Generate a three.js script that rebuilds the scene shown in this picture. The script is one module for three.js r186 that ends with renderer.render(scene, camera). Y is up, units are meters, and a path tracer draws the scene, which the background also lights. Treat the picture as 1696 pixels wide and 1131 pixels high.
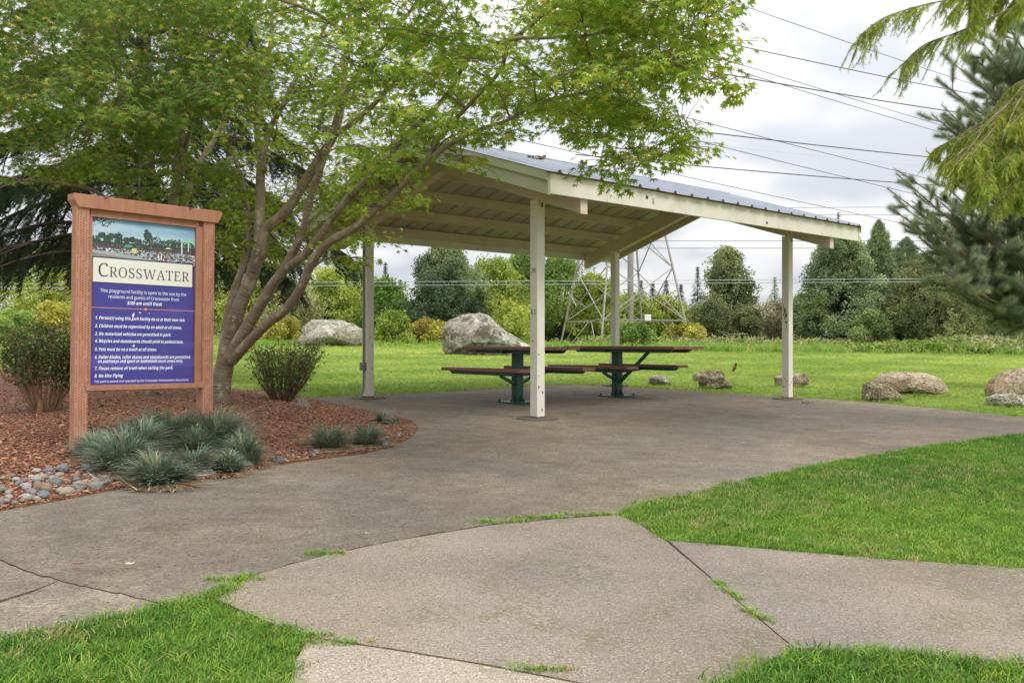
import * as THREE from 'three';
import { mergeGeometries } from 'three/addons/utils/BufferGeometryUtils.js';
import { RoundedBoxGeometry } from 'three/addons/geometries/RoundedBoxGeometry.js';
import { TessellateModifier } from 'three/addons/modifiers/TessellateModifier.js';

// ------------------------------------------------------------------ camera, sky, sun, exposure
const F = 1484.4, CX = 848, CY = 565.5, EYE = 0.85;            // lens in pixels of a 1696 x 1131 frame, eye height in metres
const scene = new THREE.Scene();
const camera = new THREE.PerspectiveCamera(2 * Math.atan(565.5 / F) * 180 / Math.PI, 1024 / 682, 0.05, 900);
camera.position.set(0, EYE, 0);
camera.lookAt(0, EYE, -10);

const renderer = new THREE.WebGLRenderer({ antialias: true });
renderer.setSize(1024, 682);
renderer.toneMapping = THREE.LinearToneMapping;
renderer.toneMappingExposure = 1.36;
renderer.shadowMap.enabled = true;

const sun = new THREE.DirectionalLight(new THREE.Color(1.0, 0.95, 0.86), 1.5);
sun.name = 'sun';
sun.position.set(26, 46, 12);
sun.target.position.set(0, 0, -12);
sun.shadow.radius = 40;
sun.castShadow = true;
Object.assign(sun.shadow.camera, { left: -30, right: 30, top: 30, bottom: -30, near: 1, far: 160 });
sun.shadow.mapSize.set(2048, 2048);
scene.add(sun, sun.target);

// ------------------------------------------------------------------ noise and random numbers
function rng(seed) { let a = seed >>> 0; return () => { a = (a + 0x6d2b79f5) | 0; let t = Math.imul(a ^ (a >>> 15), 1 | a); t = (t + Math.imul(t ^ (t >>> 7), 61 | t)) ^ t; return ((t ^ (t >>> 14)) >>> 0) / 4294967296; }; }
function h3(x, y, z) { let h = Math.imul(x, 374761393) ^ Math.imul(y, 668265263) ^ Math.imul(z, 2147483647 - 1274126177); h = Math.imul(h ^ (h >>> 13), 1274126177); return ((h ^ (h >>> 16)) >>> 0) / 4294967296; }
const fade = (t) => t * t * (3 - 2 * t), lerp = (a, b, t) => a + (b - a) * t, clamp = (x, a = 0, b = 1) => Math.min(b, Math.max(a, x));
const sstep = (a, b, x) => fade(clamp((x - a) / (b - a)));
function noise3(x, y, z) {
  const i = Math.floor(x), j = Math.floor(y), k = Math.floor(z), u = fade(x - i), v = fade(y - j), w = fade(z - k);
  const g = (a, b, c) => h3(i + a, j + b, k + c);
  return lerp(lerp(lerp(g(0, 0, 0), g(1, 0, 0), u), lerp(g(0, 1, 0), g(1, 1, 0), u), v), lerp(lerp(g(0, 0, 1), g(1, 0, 1), u), lerp(g(0, 1, 1), g(1, 1, 1), u), v), w);
}
function fbm3(x, y, z, oct = 4) { let s = 0, a = 0.5, n = 0; for (let o = 0; o < oct; o++) { s += a * noise3(x, y, z); n += a; a *= 0.5; x *= 2.03; y *= 2.03; z *= 2.03; } return s / n; }
function pnoise(x, y, p, seed) {                                  // value noise that repeats every p cells
  const i = Math.floor(x), j = Math.floor(y), u = fade(x - i), v = fade(y - j), m = (a) => ((a % p) + p) % p;
  const g = (a, b) => h3(m(i + a), m(j + b), seed);
  return lerp(lerp(g(0, 0), g(1, 0), u), lerp(g(0, 1), g(1, 1), u), v);
}
function pfbm(u, v, p, oct, seed) { let s = 0, a = 0.5, n = 0; for (let o = 0; o < oct; o++) { s += a * pnoise(u * p, v * p, p, seed + o); n += a; a *= 0.5; p *= 2; } return s / n; }

// overcast sky: bright cloud cover, thin bluish breaks low down
(function makeSky() {
  const W = 1024, H = 512, data = new Float32Array(W * H * 4);
  for (let r = 0; r < H; r++) {
    const el = ((r + 0.5) / H - 0.5) * Math.PI, y = Math.sin(el), c = Math.cos(el);
    for (let q = 0; q < W; q++) {
      const az = ((q + 0.5) / W - 0.5) * 2 * Math.PI, x = Math.cos(az) * c, z = Math.sin(az) * c;
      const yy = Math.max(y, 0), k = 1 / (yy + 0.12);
      const n = fbm3(x * k * 1.5 + 3.1, z * k * 1.5 + 7.7, 2.5, 5), n2 = fbm3(x * k * 3.1 + 13, z * k * 3.1 - 4, 9.1, 4);
      const cov = sstep(0.40, 0.58, n * 0.66 + n2 * 0.34);        // 1 = lit white cloud, 0 = grey-blue base
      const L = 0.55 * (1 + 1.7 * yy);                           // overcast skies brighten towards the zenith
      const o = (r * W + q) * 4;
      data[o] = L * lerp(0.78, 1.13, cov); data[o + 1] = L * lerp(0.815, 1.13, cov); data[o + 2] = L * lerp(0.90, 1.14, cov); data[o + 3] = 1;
    }
  }
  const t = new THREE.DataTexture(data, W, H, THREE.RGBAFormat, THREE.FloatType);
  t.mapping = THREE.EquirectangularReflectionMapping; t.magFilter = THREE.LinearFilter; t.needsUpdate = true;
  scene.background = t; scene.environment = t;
})();

// ------------------------------------------------------------------ places
const PHI = 42.0188 * Math.PI / 180, SP = Math.sin(PHI), CP = Math.cos(PHI), AX = 0.2741, AD = 9.7087, TILT = 0.0205;
const plane = (x, d) => TILT * ((x - AX) * -SP + (d - AD) * CP);
function G(x, d) { const h = plane(x, d); return h < 0.5 ? h : 0.5 + 0.32 * (1 - Math.exp(-(h - 0.5) / 0.32)); }   // the ground rises gently away and then levels out
const V = (x, y, d) => new THREE.Vector3(x, y, -d);
function at(px, py, up = 0) {                                     // the ground point [x, depth] seen there, optionally raised
  const m = (px - CX) / F, k = (py - CY) / F, bx = -TILT * SP, bd = TILT * CP, a = plane(0, 0);
  let t = (EYE - a - up) / (k + bx * m + bd);
  if (t < 0 || plane(t * m, t) > 0.45) { t = 200; for (let i = 0, lo = 1, hi = 200; i < 50; i++) { t = (lo + hi) / 2; if (EYE - t * k < G(t * m, t) + up) hi = t; else lo = t; } }
  return [t * m, t];
}
const atD = (px, py, d) => V((px - CX) / F * d, EYE - (py - CY) / F * d, d);
const poly = (list) => list.map(([x, y]) => at(x, y));
function inside(p, x, d) { let c = false; for (let i = 0, j = p.length - 1; i < p.length; j = i++) { const [xi, yi] = p[i], [xj, yj] = p[j]; if ((yi > d) !== (yj > d) && x < (xj - xi) * (d - yi) / (yj - yi) + xi) c = !c; } return c; }
function edgeDist(p, x, d) { let b = 1e9; for (let i = 0, j = p.length - 1; i < p.length; j = i++) { const [ax, ay] = p[j], [bx, by] = p[i], ex = bx - ax, ey = by - ay, t = clamp(((x - ax) * ex + (d - ay) * ey) / (ex * ex + ey * ey + 1e-12)); b = Math.min(b, Math.hypot(x - ax - t * ex, d - ay - t * ey)); } return b; }

// ------------------------------------------------------------------ textures and materials
const toS = (c) => Math.round(255 * clamp(c <= 0.0031308 ? c * 12.92 : 1.055 * Math.pow(c, 1 / 2.4) - 0.055));
function tex(size, fn, color = true, sizeY = size) {
  const data = new Uint8Array(size * sizeY * 4);
  for (let j = 0; j < sizeY; j++) for (let i = 0; i < size; i++) {
    const c = fn(i / size, j / sizeY, i, j), o = (j * size + i) * 4;
    if (color) { data[o] = toS(c[0]); data[o + 1] = toS(c[1]); data[o + 2] = toS(c[2]); } else data[o] = data[o + 1] = data[o + 2] = Math.round(255 * clamp(c));
    data[o + 3] = 255;
  }
  const t = new THREE.DataTexture(data, size, sizeY); t.wrapS = t.wrapT = THREE.RepeatWrapping; t.magFilter = THREE.LinearFilter; t.minFilter = THREE.LinearFilter;
  if (color) t.colorSpace = THREE.SRGBColorSpace; t.needsUpdate = true; return t;
}
const rep = (t, n) => { const c = t.clone(); c.repeat.set(n, n); c.needsUpdate = true; return c; };
const mat = (o) => new THREE.MeshStandardMaterial({ roughness: 0.85, ...o });
const lin = (r, g, b) => new THREE.Color().setRGB(r, g, b);
const mix3 = (a, b, t) => [lerp(a[0], b[0], t), lerp(a[1], b[1], t), lerp(a[2], b[2], t)];

const asphaltTex = tex(1024, (u, v, i, j) => {
  const fine = h3(i >> 0, j >> 0, 5), g2 = pnoise(u * 340, v * 340, 340, 9), blot = pfbm(u, v, 5, 4, 21), st = pfbm(u, v, 22, 3, 61);
  let c = mix3([0.146, 0.120, 0.086], [0.272, 0.226, 0.165], clamp(blot * 0.8 + (st - 0.5) * 0.9 + 0.12)), k = 0.56 + 0.62 * g2 + 0.5 * (fine - 0.5);
  const big = pnoise(u * 110, v * 110, 110, 66); if (fine > 0.996) k *= 2.0; if (g2 < 0.12) k *= 0.7; if (big > 0.86) k *= 1.3; if (big < 0.12) k *= 0.74;
  return [c[0] * k, c[1] * k, c[2] * k];
});
const asphaltBump = tex(1024, (u, v, i, j) => 0.5 * pnoise(u * 340, v * 340, 340, 9) + 0.5 * h3(i, j, 5), false);
const concreteTex = tex(2048, (u, v, i, j) => {
  const fine = h3(i, j, 15), g2 = pnoise(u * 420, v * 420, 420, 19), g3 = pnoise(u * 130, v * 130, 130, 29), blot = pfbm(u, v, 4, 5, 31), mo = sstep(0.58, 0.72, pfbm(u, v, 7, 4, 43)) * sstep(0.35, 0.7, g3);
  let c = mix3([0.190, 0.153, 0.114], [0.365, 0.308, 0.243], clamp(blot * 0.85 + (g2 - 0.5) * 0.85 + (fine - 0.5) * 0.5));
  if (g2 > 0.8) c = mix3(c, [0.50, 0.44, 0.36], 0.45); if (g2 < 0.16) c = mix3(c, [0.09, 0.07, 0.052], 0.5);
  return mix3(c, [0.135, 0.14, 0.05], mo * 0.5);
});
const concreteBump = tex(1024, (u, v, i, j) => 0.6 * pnoise(u * 260, v * 260, 260, 19) + 0.4 * h3(i, j, 15), false);
const mulchTex = tex(512, (u, v, i, j) => {
  const a = pnoise(u * 60, v * 150, 30, 3), b = pnoise(u * 150, v * 60, 30, 4), f = h3(i, j, 8), m = Math.max(a, b);
  return mix3([0.06, 0.028, 0.015], [0.32, 0.15, 0.08], clamp(m * 1.1 - 0.2 + 0.3 * (f - 0.5)));
});
const soilTex = tex(512, (u, v, i, j) => {
  const b = pfbm(u, v, 6, 5, 51), f = h3(i, j, 18), g = pnoise(u * 120, v * 120, 120, 52);
  return mix3([0.090, 0.130, 0.02], [0.235, 0.32, 0.05], clamp(0.55 * b + 0.35 * g + 0.25 * f - 0.08));
});
const barkTex = tex(512, (u, v, i, j) => {
  const f = h3(i, j, 28), st = pfbm(u, v, 6, 5, 71), ring = pnoise(u * 4, v * 46, 46, 72), sp = pnoise(u * 30, v * 70, 10, 73), li = sstep(0.62, 0.72, pfbm(u, v, 9, 4, 77));
  let c = mix3([0.135, 0.098, 0.066], [0.335, 0.262, 0.185], clamp(st * 0.9 + 0.25 * (f - 0.5)));
  if (sp > 0.86) c = mix3(c, [0.46, 0.41, 0.33], 0.6); if (ring < 0.16) c = mix3(c, [0.05, 0.036, 0.026], 0.55);
  return mix3(c, [0.44, 0.42, 0.34], li * 0.5);
});
const barkBump = tex(512, (u, v, i, j) => 0.5 * pfbm(u, v, 12, 4, 71) + 0.5 * pnoise(u * 4, v * 46, 46, 72), false);
const paintTex = tex(512, (u, v, i, j) => {
  const gr = pfbm(u, v * 0.25 + 0.0, 16, 4, 81), st = pfbm(u, v, 5, 5, 82), f = h3(i, j, 38), chip = pfbm(u, v, 30, 3, 84);
  let c = mix3([0.55, 0.51, 0.41], [0.80, 0.765, 0.67], clamp(0.25 + 0.5 * st + 0.4 * gr + 0.08 * (f - 0.5)));
  if (chip > 0.82) c = mix3(c, [0.26, 0.21, 0.15], 0.6);
  return c;
});
const bargeTex = tex(256, (u, v, i, j) => { const st = pfbm(u, v, 4, 5, 86), f = h3(i, j, 39); return mix3([0.30, 0.32, 0.20], [0.50, 0.50, 0.36], clamp(st + 0.1 * (f - 0.5))); });
const beamTex = tex(512, (u, v, i, j) => { const st = pfbm(u, v, 5, 5, 91), gr = pnoise(u * 3, v * 60, 60, 92), f = h3(i, j, 40); return mix3([0.46, 0.385, 0.28], [0.74, 0.675, 0.53], clamp(0.1 + st * 0.75 + 0.2 * gr + 0.1 * (f - 0.5))); });
const roofTex = tex(512, (u, v, i, j) => { const st = pfbm(u, v, 4, 5, 95), sx = pnoise(u * 90, v * 5, 90, 96), f = h3(i, j, 41); return mix3([0.17, 0.19, 0.225], [0.36, 0.39, 0.45], clamp(0.2 + 0.5 * st + 0.35 * sx + 0.1 * (f - 0.5))); });
const slatTex = tex(256, (u, v, i, j) => { const g = pnoise(u * 4, v * 70, 70, 101), st = pfbm(u, v, 5, 4, 102); return mix3([0.17, 0.068, 0.042], [0.34, 0.155, 0.10], clamp(0.5 * g + 0.55 * st)); });
const greenTex = tex(256, (u, v, i, j) => { const st = pfbm(u, v, 6, 4, 111), f = h3(i, j, 43); return mix3([0.010, 0.060, 0.044], [0.024, 0.112, 0.082], clamp(st + 0.2 * (f - 0.5))); });
const steelTex = tex(256, (u, v, i, j) => { const st = pfbm(u, v, 6, 4, 121); return mix3([0.25, 0.23, 0.20], [0.42, 0.395, 0.35], st); });
const rockBump = tex(512, (u, v, i, j) => 0.6 * pfbm(u, v, 12, 5, 131) + 0.4 * pnoise(u * 90, v * 90, 90, 132), false);
const woodSign = tex(512, (u, v, i, j) => {                       // red-brown stain over sawn grain
  const g = pnoise(u * 26, v * 3, 26, 141), st = pfbm(u, v, 4, 5, 142), f = h3(i, j, 44), gn = pfbm(u, v, 3, 4, 147);
  let c = mix3([0.29, 0.115, 0.068], [0.50, 0.235, 0.15], clamp(0.4 * g + 0.6 * st + 0.12 * (f - 0.5)));
  if (pnoise(u * 9, v * 9, 9, 145) > 0.93) c = mix3(c, [0.06, 0.03, 0.02], 0.7);
  return mix3(c, [0.21, 0.145, 0.055], sstep(0.58, 0.72, gn) * 0.55);
});
const woodIncised = tex(512, (u, v, i, j) => {                    // the same wood with rows of preservative cuts
  const g = pnoise(u * 20, v * 4, 20, 143), st = pfbm(u, v, 4, 5, 144), f = h3(i, j, 45);
  let c = mix3([0.33, 0.14, 0.088], [0.54, 0.27, 0.18], clamp(0.45 * g + 0.6 * st + 0.1 * (f - 0.5)));
  const cols = 16, cx = u * cols, ci = Math.floor(cx), fx = cx - ci, cy = v * 16 + (ci % 2) * 0.5, fy = cy - Math.floor(cy);
  if (Math.abs(fx - 0.5) < 0.16 && Math.abs(fy - 0.5) < 0.3 && h3(ci, Math.floor(cy), 9) > 0.12) c = mix3(c, [0.115, 0.035, 0.02], 0.7);
  return c;
}, true);

const M = {
  asphalt: mat({ map: rep(asphaltTex, 0.42), bumpMap: rep(asphaltBump, 0.42), bumpScale: 0.004, vertexColors: true, roughness: 0.9 }),
  concrete: mat({ map: rep(concreteTex, 0.55), bumpMap: rep(concreteBump, 0.55), bumpScale: 0.004, vertexColors: true, roughness: 0.92 }),
  footing: mat({ map: rep(concreteTex, 0.9), bumpMap: rep(concreteBump, 0.9), bumpScale: 0.006, color: lin(0.62, 0.62, 0.58) }),
  mulch: mat({ map: rep(mulchTex, 1.1), roughness: 1 }),
  soil: mat({ map: rep(soilTex, 0.5), vertexColors: true, roughness: 1 }),
  bark: mat({ map: rep(barkTex, 1.3), bumpMap: rep(barkBump, 1.3), bumpScale: 0.012 }),
  darkBark: mat({ map: rep(barkTex, 1), color: lin(0.24, 0.225, 0.21), bumpMap: rep(barkBump, 1), bumpScale: 0.012 }),
  twig: mat({ map: rep(barkTex, 3), color: lin(0.62, 0.56, 0.48) }),
  paint: mat({ map: rep(paintTex, 0.9), roughness: 0.62 }),
  barge: mat({ map: rep(bargeTex, 0.7), roughness: 0.7 }),
  beam: mat({ map: rep(beamTex, 0.6), color: lin(1.04, 0.94, 1.04), roughness: 0.8 }),
  roof: mat({ map: rep(roofTex, 0.5), metalness: 0.3, roughness: 0.42 }),
  roofBackLightened: mat({ map: rep(beamTex, 0.4), color: lin(0.78, 0.74, 0.90), roughness: 0.6 }),  // underside of the sheet, coloured lighter to stand in for light under the roof
  slat: mat({ map: rep(slatTex, 1.2), roughness: 0.5 }),
  green: mat({ map: rep(greenTex, 1.5), roughness: 0.45 }),
  darkSteel: mat({ color: lin(0.03, 0.035, 0.033), roughness: 0.5, metalness: 0.4 }),
  steel: mat({ map: rep(steelTex, 0.3), roughness: 0.6, metalness: 0.2 }),
  conduit: mat({ color: lin(0.20, 0.20, 0.19), roughness: 0.45, metalness: 0.5 }),
  cable: mat({ color: lin(0.045, 0.045, 0.05), roughness: 0.6 }),
  cablePale: mat({ color: lin(0.42, 0.43, 0.45), roughness: 0.5, metalness: 0.3 }),
  insulator: mat({ color: lin(0.09, 0.06, 0.055), roughness: 0.3 }),
  signWood: mat({ map: rep(woodSign, 1.6), roughness: 0.78 }),
  signPost: mat({ map: rep(woodIncised, 3.4), roughness: 0.78 }),
  deadCane: mat({ color: lin(0.46, 0.40, 0.27), roughness: 0.9 }),
  rubber: mat({ color: lin(0.02, 0.022, 0.022), roughness: 0.6 }),
};
const leafMat = (t = 0.4) => new THREE.MeshPhysicalMaterial({ color: 0xffffff, roughness: 0.9, transmission: t, thickness: 0, specularIntensity: 0.35, side: THREE.DoubleSide });
M.leaf = leafMat(0.42); M.grass = leafMat(0.3); M.needle = leafMat(0.15); M.farNeedle = leafMat(0.4); M.farLeaf = leafMat(0.3);
M.blade = new THREE.MeshPhysicalMaterial({ vertexColors: true, roughness: 0.85, transmission: 0.25, thickness: 0, specularIntensity: 0.4, side: THREE.DoubleSide });

// ------------------------------------------------------------------ building helpers
const taken = new Map();
function numbered(n) { const k = taken.get(n) ?? 0; taken.set(n, k + 1); return k ? n + '_' + String(k).padStart(3, '0') : n; }
function tag(o, label, category, group, kind) { Object.assign(o.userData, { label, category }); if (group) o.userData.group = group; if (kind) o.userData.kind = kind; return o; }
function thing(name, label, category, pos, turn = 0, group) { const o = new THREE.Group(); o.name = numbered(name); o.position.copy(pos); o.rotation.y = turn; tag(o, label, category, group); scene.add(o); return o; }
function part(name, geo, m, parent) { const o = new THREE.Mesh(geo, m); o.name = name; parent.add(o); return o; }
function solo(name, geo, m, label, category, group, kind) { const o = new THREE.Mesh(geo, m); o.name = numbered(name); tag(o, label, category, group, kind); scene.add(o); return o; }
function inst(name, geo, m, list, parent = scene) {
  const o = new THREE.InstancedMesh(geo, m, list.length); o.name = parent === scene ? numbered(name) : name;
  list.forEach((e, i) => { o.setMatrixAt(i, e.m); if (e.c) o.setColorAt(i, e.c); });
  parent.add(o); return o;
}
function uvBox(g) {                                               // uv in metres on every face
  const p = g.attributes.position, n = g.attributes.normal, uv = g.attributes.uv;
  for (let i = 0; i < p.count; i++) { const ax = Math.abs(n.getX(i)), ay = Math.abs(n.getY(i)), az = Math.abs(n.getZ(i)); if (ax > ay && ax > az) uv.setXY(i, p.getZ(i), p.getY(i)); else if (ay > az) uv.setXY(i, p.getX(i), p.getZ(i)); else uv.setXY(i, p.getX(i), p.getY(i)); }
  return g;
}
const box = (w, h, d, x = 0, y = 0, z = 0, r = 0) => { const g = r ? new RoundedBoxGeometry(w, h, d, 2, r) : new THREE.BoxGeometry(w, h, d); return uvBox(g.translate(x, y, z)); };
function noIndex(g) { const o = g.index ? g.toNonIndexed() : g; for (const k of Object.keys(o.attributes)) if (!['position', 'normal', 'uv', 'color'].includes(k)) o.deleteAttribute(k); return o; }
const merge = (list) => mergeGeometries(list.map(noIndex), false);
function bar(a, b, w, h = w, seg = 0) {                           // a straight bar from a to b
  const d = b.clone().sub(a), L = d.length(), g = seg ? new THREE.CylinderGeometry(w, h, L, seg, 1) : new THREE.BoxGeometry(w, L, h);
  if (!seg) uvBox(g);
  g.applyQuaternion(new THREE.Quaternion().setFromUnitVectors(new THREE.Vector3(0, 1, 0), d.normalize()));
  return g.translate((a.x + b.x) / 2, (a.y + b.y) / 2, (a.z + b.z) / 2);
}
function tube(pts, radii, seg = 6, cap = true) {                  // tapered tube, uv in metres
  const n = pts.length, pos = [], nor = [], uv = [], idx = []; let side = new THREE.Vector3(), len = 0; const t = new THREE.Vector3(), b = new THREE.Vector3(), q = new THREE.Vector3();
  for (let i = 0; i < n; i++) {
    t.subVectors(pts[Math.min(i + 1, n - 1)], pts[Math.max(i - 1, 0)]).normalize();
    if (i === 0) { side.set(1, 0, 0); if (Math.abs(t.x) > 0.8) side.set(0, 0, 1); }
    side.addScaledVector(t, -side.dot(t)).normalize(); b.crossVectors(t, side);
    if (i) len += pts[i].distanceTo(pts[i - 1]);
    for (let s = 0; s <= seg; s++) { const a = s / seg * Math.PI * 2, c = Math.cos(a), d = Math.sin(a); q.set(0, 0, 0).addScaledVector(side, c).addScaledVector(b, d); pos.push(pts[i].x + q.x * radii[i], pts[i].y + q.y * radii[i], pts[i].z + q.z * radii[i]); nor.push(q.x, q.y, q.z); uv.push(s / seg * Math.max(0.25, 6.28 * radii[0]), len); }
  }
  for (let i = 0; i < n - 1; i++) for (let s = 0; s < seg; s++) { const a = i * (seg + 1) + s, c = a + seg + 1; idx.push(a, a + 1, c, a + 1, c + 1, c); }
  if (cap) for (const [row, flip] of [[0, 1], [n - 1, 0]]) { const c0 = pos.length / 3; pos.push(pts[row].x, pts[row].y, pts[row].z); t.subVectors(pts[Math.min(row + 1, n - 1)], pts[Math.max(row - 1, 0)]).normalize().multiplyScalar(flip ? -1 : 1); nor.push(t.x, t.y, t.z); uv.push(0, 0); for (let s = 0; s < seg; s++) { const a = row * (seg + 1) + s; flip ? idx.push(c0, a + 1, a) : idx.push(c0, a, a + 1); } }
  const g = new THREE.BufferGeometry(); g.setAttribute('position', new THREE.Float32BufferAttribute(pos, 3)); g.setAttribute('normal', new THREE.Float32BufferAttribute(nor, 3)); g.setAttribute('uv', new THREE.Float32BufferAttribute(uv, 2)); g.setIndex(idx); return g;
}
function smooth(nodes, per = 4) {                                 // nodes [Vector3, radius] -> tube along a spline
  const c = new THREE.CatmullRomCurve3(nodes.map((n) => n[0]), false, 'centripetal'), N = (nodes.length - 1) * per, pts = c.getPoints(N), r = pts.map((_, i) => { const f = i / per, k = Math.min(Math.floor(f), nodes.length - 2); return lerp(nodes[k][1], nodes[k + 1][1], f - k); });
  return [pts, r];
}
function triGeo(pos, col) { const g = new THREE.BufferGeometry(); g.setAttribute('position', new THREE.Float32BufferAttribute(pos, 3)); if (col) g.setAttribute('color', new THREE.Float32BufferAttribute(col, 3)); g.computeVertexNormals(); return g; }
const basis = (x, y, z, p, s) => new THREE.Matrix4().makeBasis(x, y, z).scale(new THREE.Vector3(s, s, s)).setPosition(p);
function randMat(R, p, s, tilt = 3.14) { const e = new THREE.Euler((R() - 0.5) * tilt, R() * 6.283, (R() - 0.5) * tilt, 'YXZ'); return new THREE.Matrix4().compose(p, new THREE.Quaternion().setFromEuler(e), new THREE.Vector3(s, s, s)); }
function vary(R, c, amt = 0.25) { const k = 1 + (R() - 0.5) * 2 * amt, h = (R() - 0.5) * amt * 0.7; return lin(c[0] * k * (1 + h), c[1] * k, c[2] * k * (1 - h)); }

// a paved or planted sheet over the ground, with a skirt down into it
function sheet(p, up, step, skirt, colorAt, lift) {
  const s = new THREE.Shape(p.map(([x, d]) => new THREE.Vector2(x, d)));
  let g = new THREE.ShapeGeometry(s); g = new TessellateModifier(step, 9).modify(g);
  const a = g.attributes.position, pos = [], col = [], uv = [];
  for (let i = 0; i < a.count; i++) { const x = a.getX(i), d = a.getY(i), y = G(x, d) + up + (lift ? lift(x, d) : 0); pos.push(x, y, -d); uv.push(x, d); const c = colorAt ? colorAt(x, d) : [1, 1, 1]; col.push(...c); }
  if (skirt) for (let i = 0, j = p.length - 1; i < p.length; j = i++) {
    const [ax, ad] = p[j], [bx, bd] = p[i], ya = G(ax, ad) + up, yb = G(bx, bd) + up;
    const q = [[ax, ya, ad], [bx, yb, bd], [bx, yb - skirt, bd], [ax, ya, ad], [bx, yb - skirt, bd], [ax, ya - skirt, ad]];
    for (const [x, y, d] of q) { pos.push(x, y, -d); uv.push(x + d, y); col.push(0.8, 0.8, 0.8); }
  }
  const o = triGeo(pos, col); o.setAttribute('uv', new THREE.Float32BufferAttribute(uv, 2)); return o;
}

// ------------------------------------------------------------------ ground
const bedP = poly([[-190, 893], [-60, 860], [0, 846], [90, 831], [180, 813], [300, 801], [360, 793], [430, 775], [520, 762], [600, 752], [645, 742], [680, 725], [693, 709], [680, 697], [640, 687], [600, 679], [560, 671], [520, 663], [497, 657], [450, 650], [390, 645], [300, 639], [150, 628], [0, 615], [-200, 604]]);
const mound = (x, d) => inside(bedP, x, d) ? 0.13 * sstep(0, 1.5, edgeDist(bedP, x, d)) : 0;
const ragged = (l, amp, seed, step = 9) => { const o = []; for (let i = 0; i < l.length - 1; i++) { const [x0, y0] = l[i], [x1, y1] = l[i + 1], n = Math.max(1, Math.round(Math.hypot(x1 - x0, y1 - y0) / step)); for (let k = 0; k < n; k++) { const t = k / n, x = lerp(x0, x1, t), y = lerp(y0, y1, t); o.push([x, y + (i + k ? (fbm3(x * 0.09, seed, 1.5, 3) - 0.5) * 2 * amp : 0)]); } } o.push(l[l.length - 1]); return o; };
const crackL = ragged([[-150, 886], [0, 928], [30, 941], [60, 952], [95, 961]], 3.5, 3), crackR = ragged([[95, 961], [150, 975], [200, 985], [270, 1001]], 3.5, 3), crack = [...crackL, ...crackR.slice(1)];
const sh = (l, dy) => l.map(([x, y]) => [x, y + dy]);
const arc = [[428, 951], [480, 936], [540, 920], [650, 897], [740, 882], [815, 870], [920, 860], [1024, 853]];
const asphaltP = poly([...sh(crack, -1.6), [300, 996], [350, 983], [395, 964], ...sh(ragged(arc, 2.6, 8, 7), -2.2), [1080, 833], [1160, 815], [1250, 795], [1400, 763], [1550, 738], [1696, 721], [1900, 742], [1960, 712], [1800, 702], [1696, 691], [1600, 681], [1450, 667], [1370, 661], [1250, 655], [1150, 648], [1080, 643], [1000, 639], [930, 638], [850, 642], [760, 648], [700, 651], [620, 655], [500, 659], [470, 668], [560, 690], [630, 705], [650, 728], [500, 757], [300, 790], [100, 820], [-190, 880]]);
const asphalt2P = poly([[97, 963], ...sh(crackR.slice(1), 1.6), [240, 1012], [200, 1025], [100, 1046], [0, 1063], [-120, 1086], [-200, 1053], [-60, 1016], [0, 999], [50, 983]]);
const asphalt3P = poly([...sh(crackL, 1.6), [50, 979], [0, 994], [-60, 1010], [-220, 1050]]);
const stain = (s, lo, hi, tint) => (x, d) => { const n = fbm3(x * 0.55 + s, d * 0.3, 3.3, 4), m = fbm3(x * 1.9, d * 1.1 + s, 8.1, 3), k = lerp(lo, hi, clamp((n - 0.3) * 2.2)) * (0.9 + 0.2 * m), w = tint * (m - 0.5); return [k * (1 + w), k, k * (1 - w * 1.4)]; };
const paved = new THREE.Group(); paved.name = 'asphalt_path'; tag(paved, 'worn brown-grey asphalt path and pad running under the shelter', 'path', null, 'structure'); scene.add(paved);
part('asphalt_section', sheet(asphaltP, 0, 0.4, 0.06, stain(4, 0.66, 1.18, 0.2)), M.asphalt, paved);
part('asphalt_section', sheet(asphalt2P, 0.002, 0.4, 0.06, stain(14, 1.0, 1.28, 0.1)), M.asphalt, paved);
part('asphalt_section', sheet(asphalt3P, 0.001, 0.4, 0.06, stain(24, 0.95, 1.2, 0.1)), M.asphalt, paved);

const slab1P = poly([[358, 995], [398, 969], ...sh(arc, 1.6), [1060, 871], [1104, 899], [1200, 980], [1258, 1029], [1314, 1076], [1262, 1103], [1190, 1140], [1130, 1175], [960, 1133], [800, 1102], [650, 1077], [512, 1057], [440, 1031]]);
const slab2P = poly([[1108, 897.5], [1300, 914], [1480, 929], [1696, 943], [1900, 958], [1940, 1140], [1696, 1101], [1500, 1083], [1317.5, 1076], [1261, 1029], [1203, 980]]);
const slab3P = poly([[511, 1060], [650, 1080], [800, 1105], [960, 1136], [1126, 1178], [1080, 1330], [440, 1330], [478, 1135], [490, 1096]]);
const walk = new THREE.Group(); walk.name = 'concrete_walk'; tag(walk, 'pale exposed-aggregate concrete walk with open joints in the foreground', 'walkway', null, 'structure'); scene.add(walk);
for (const [p, s] of [[slab1P, 34], [slab2P, 44], [slab3P, 54]]) part('slab', sheet(p, 0.006, 0.3, 0.07, stain(s, 0.80, 1.30, 0.12)), M.concrete, walk);

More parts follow.
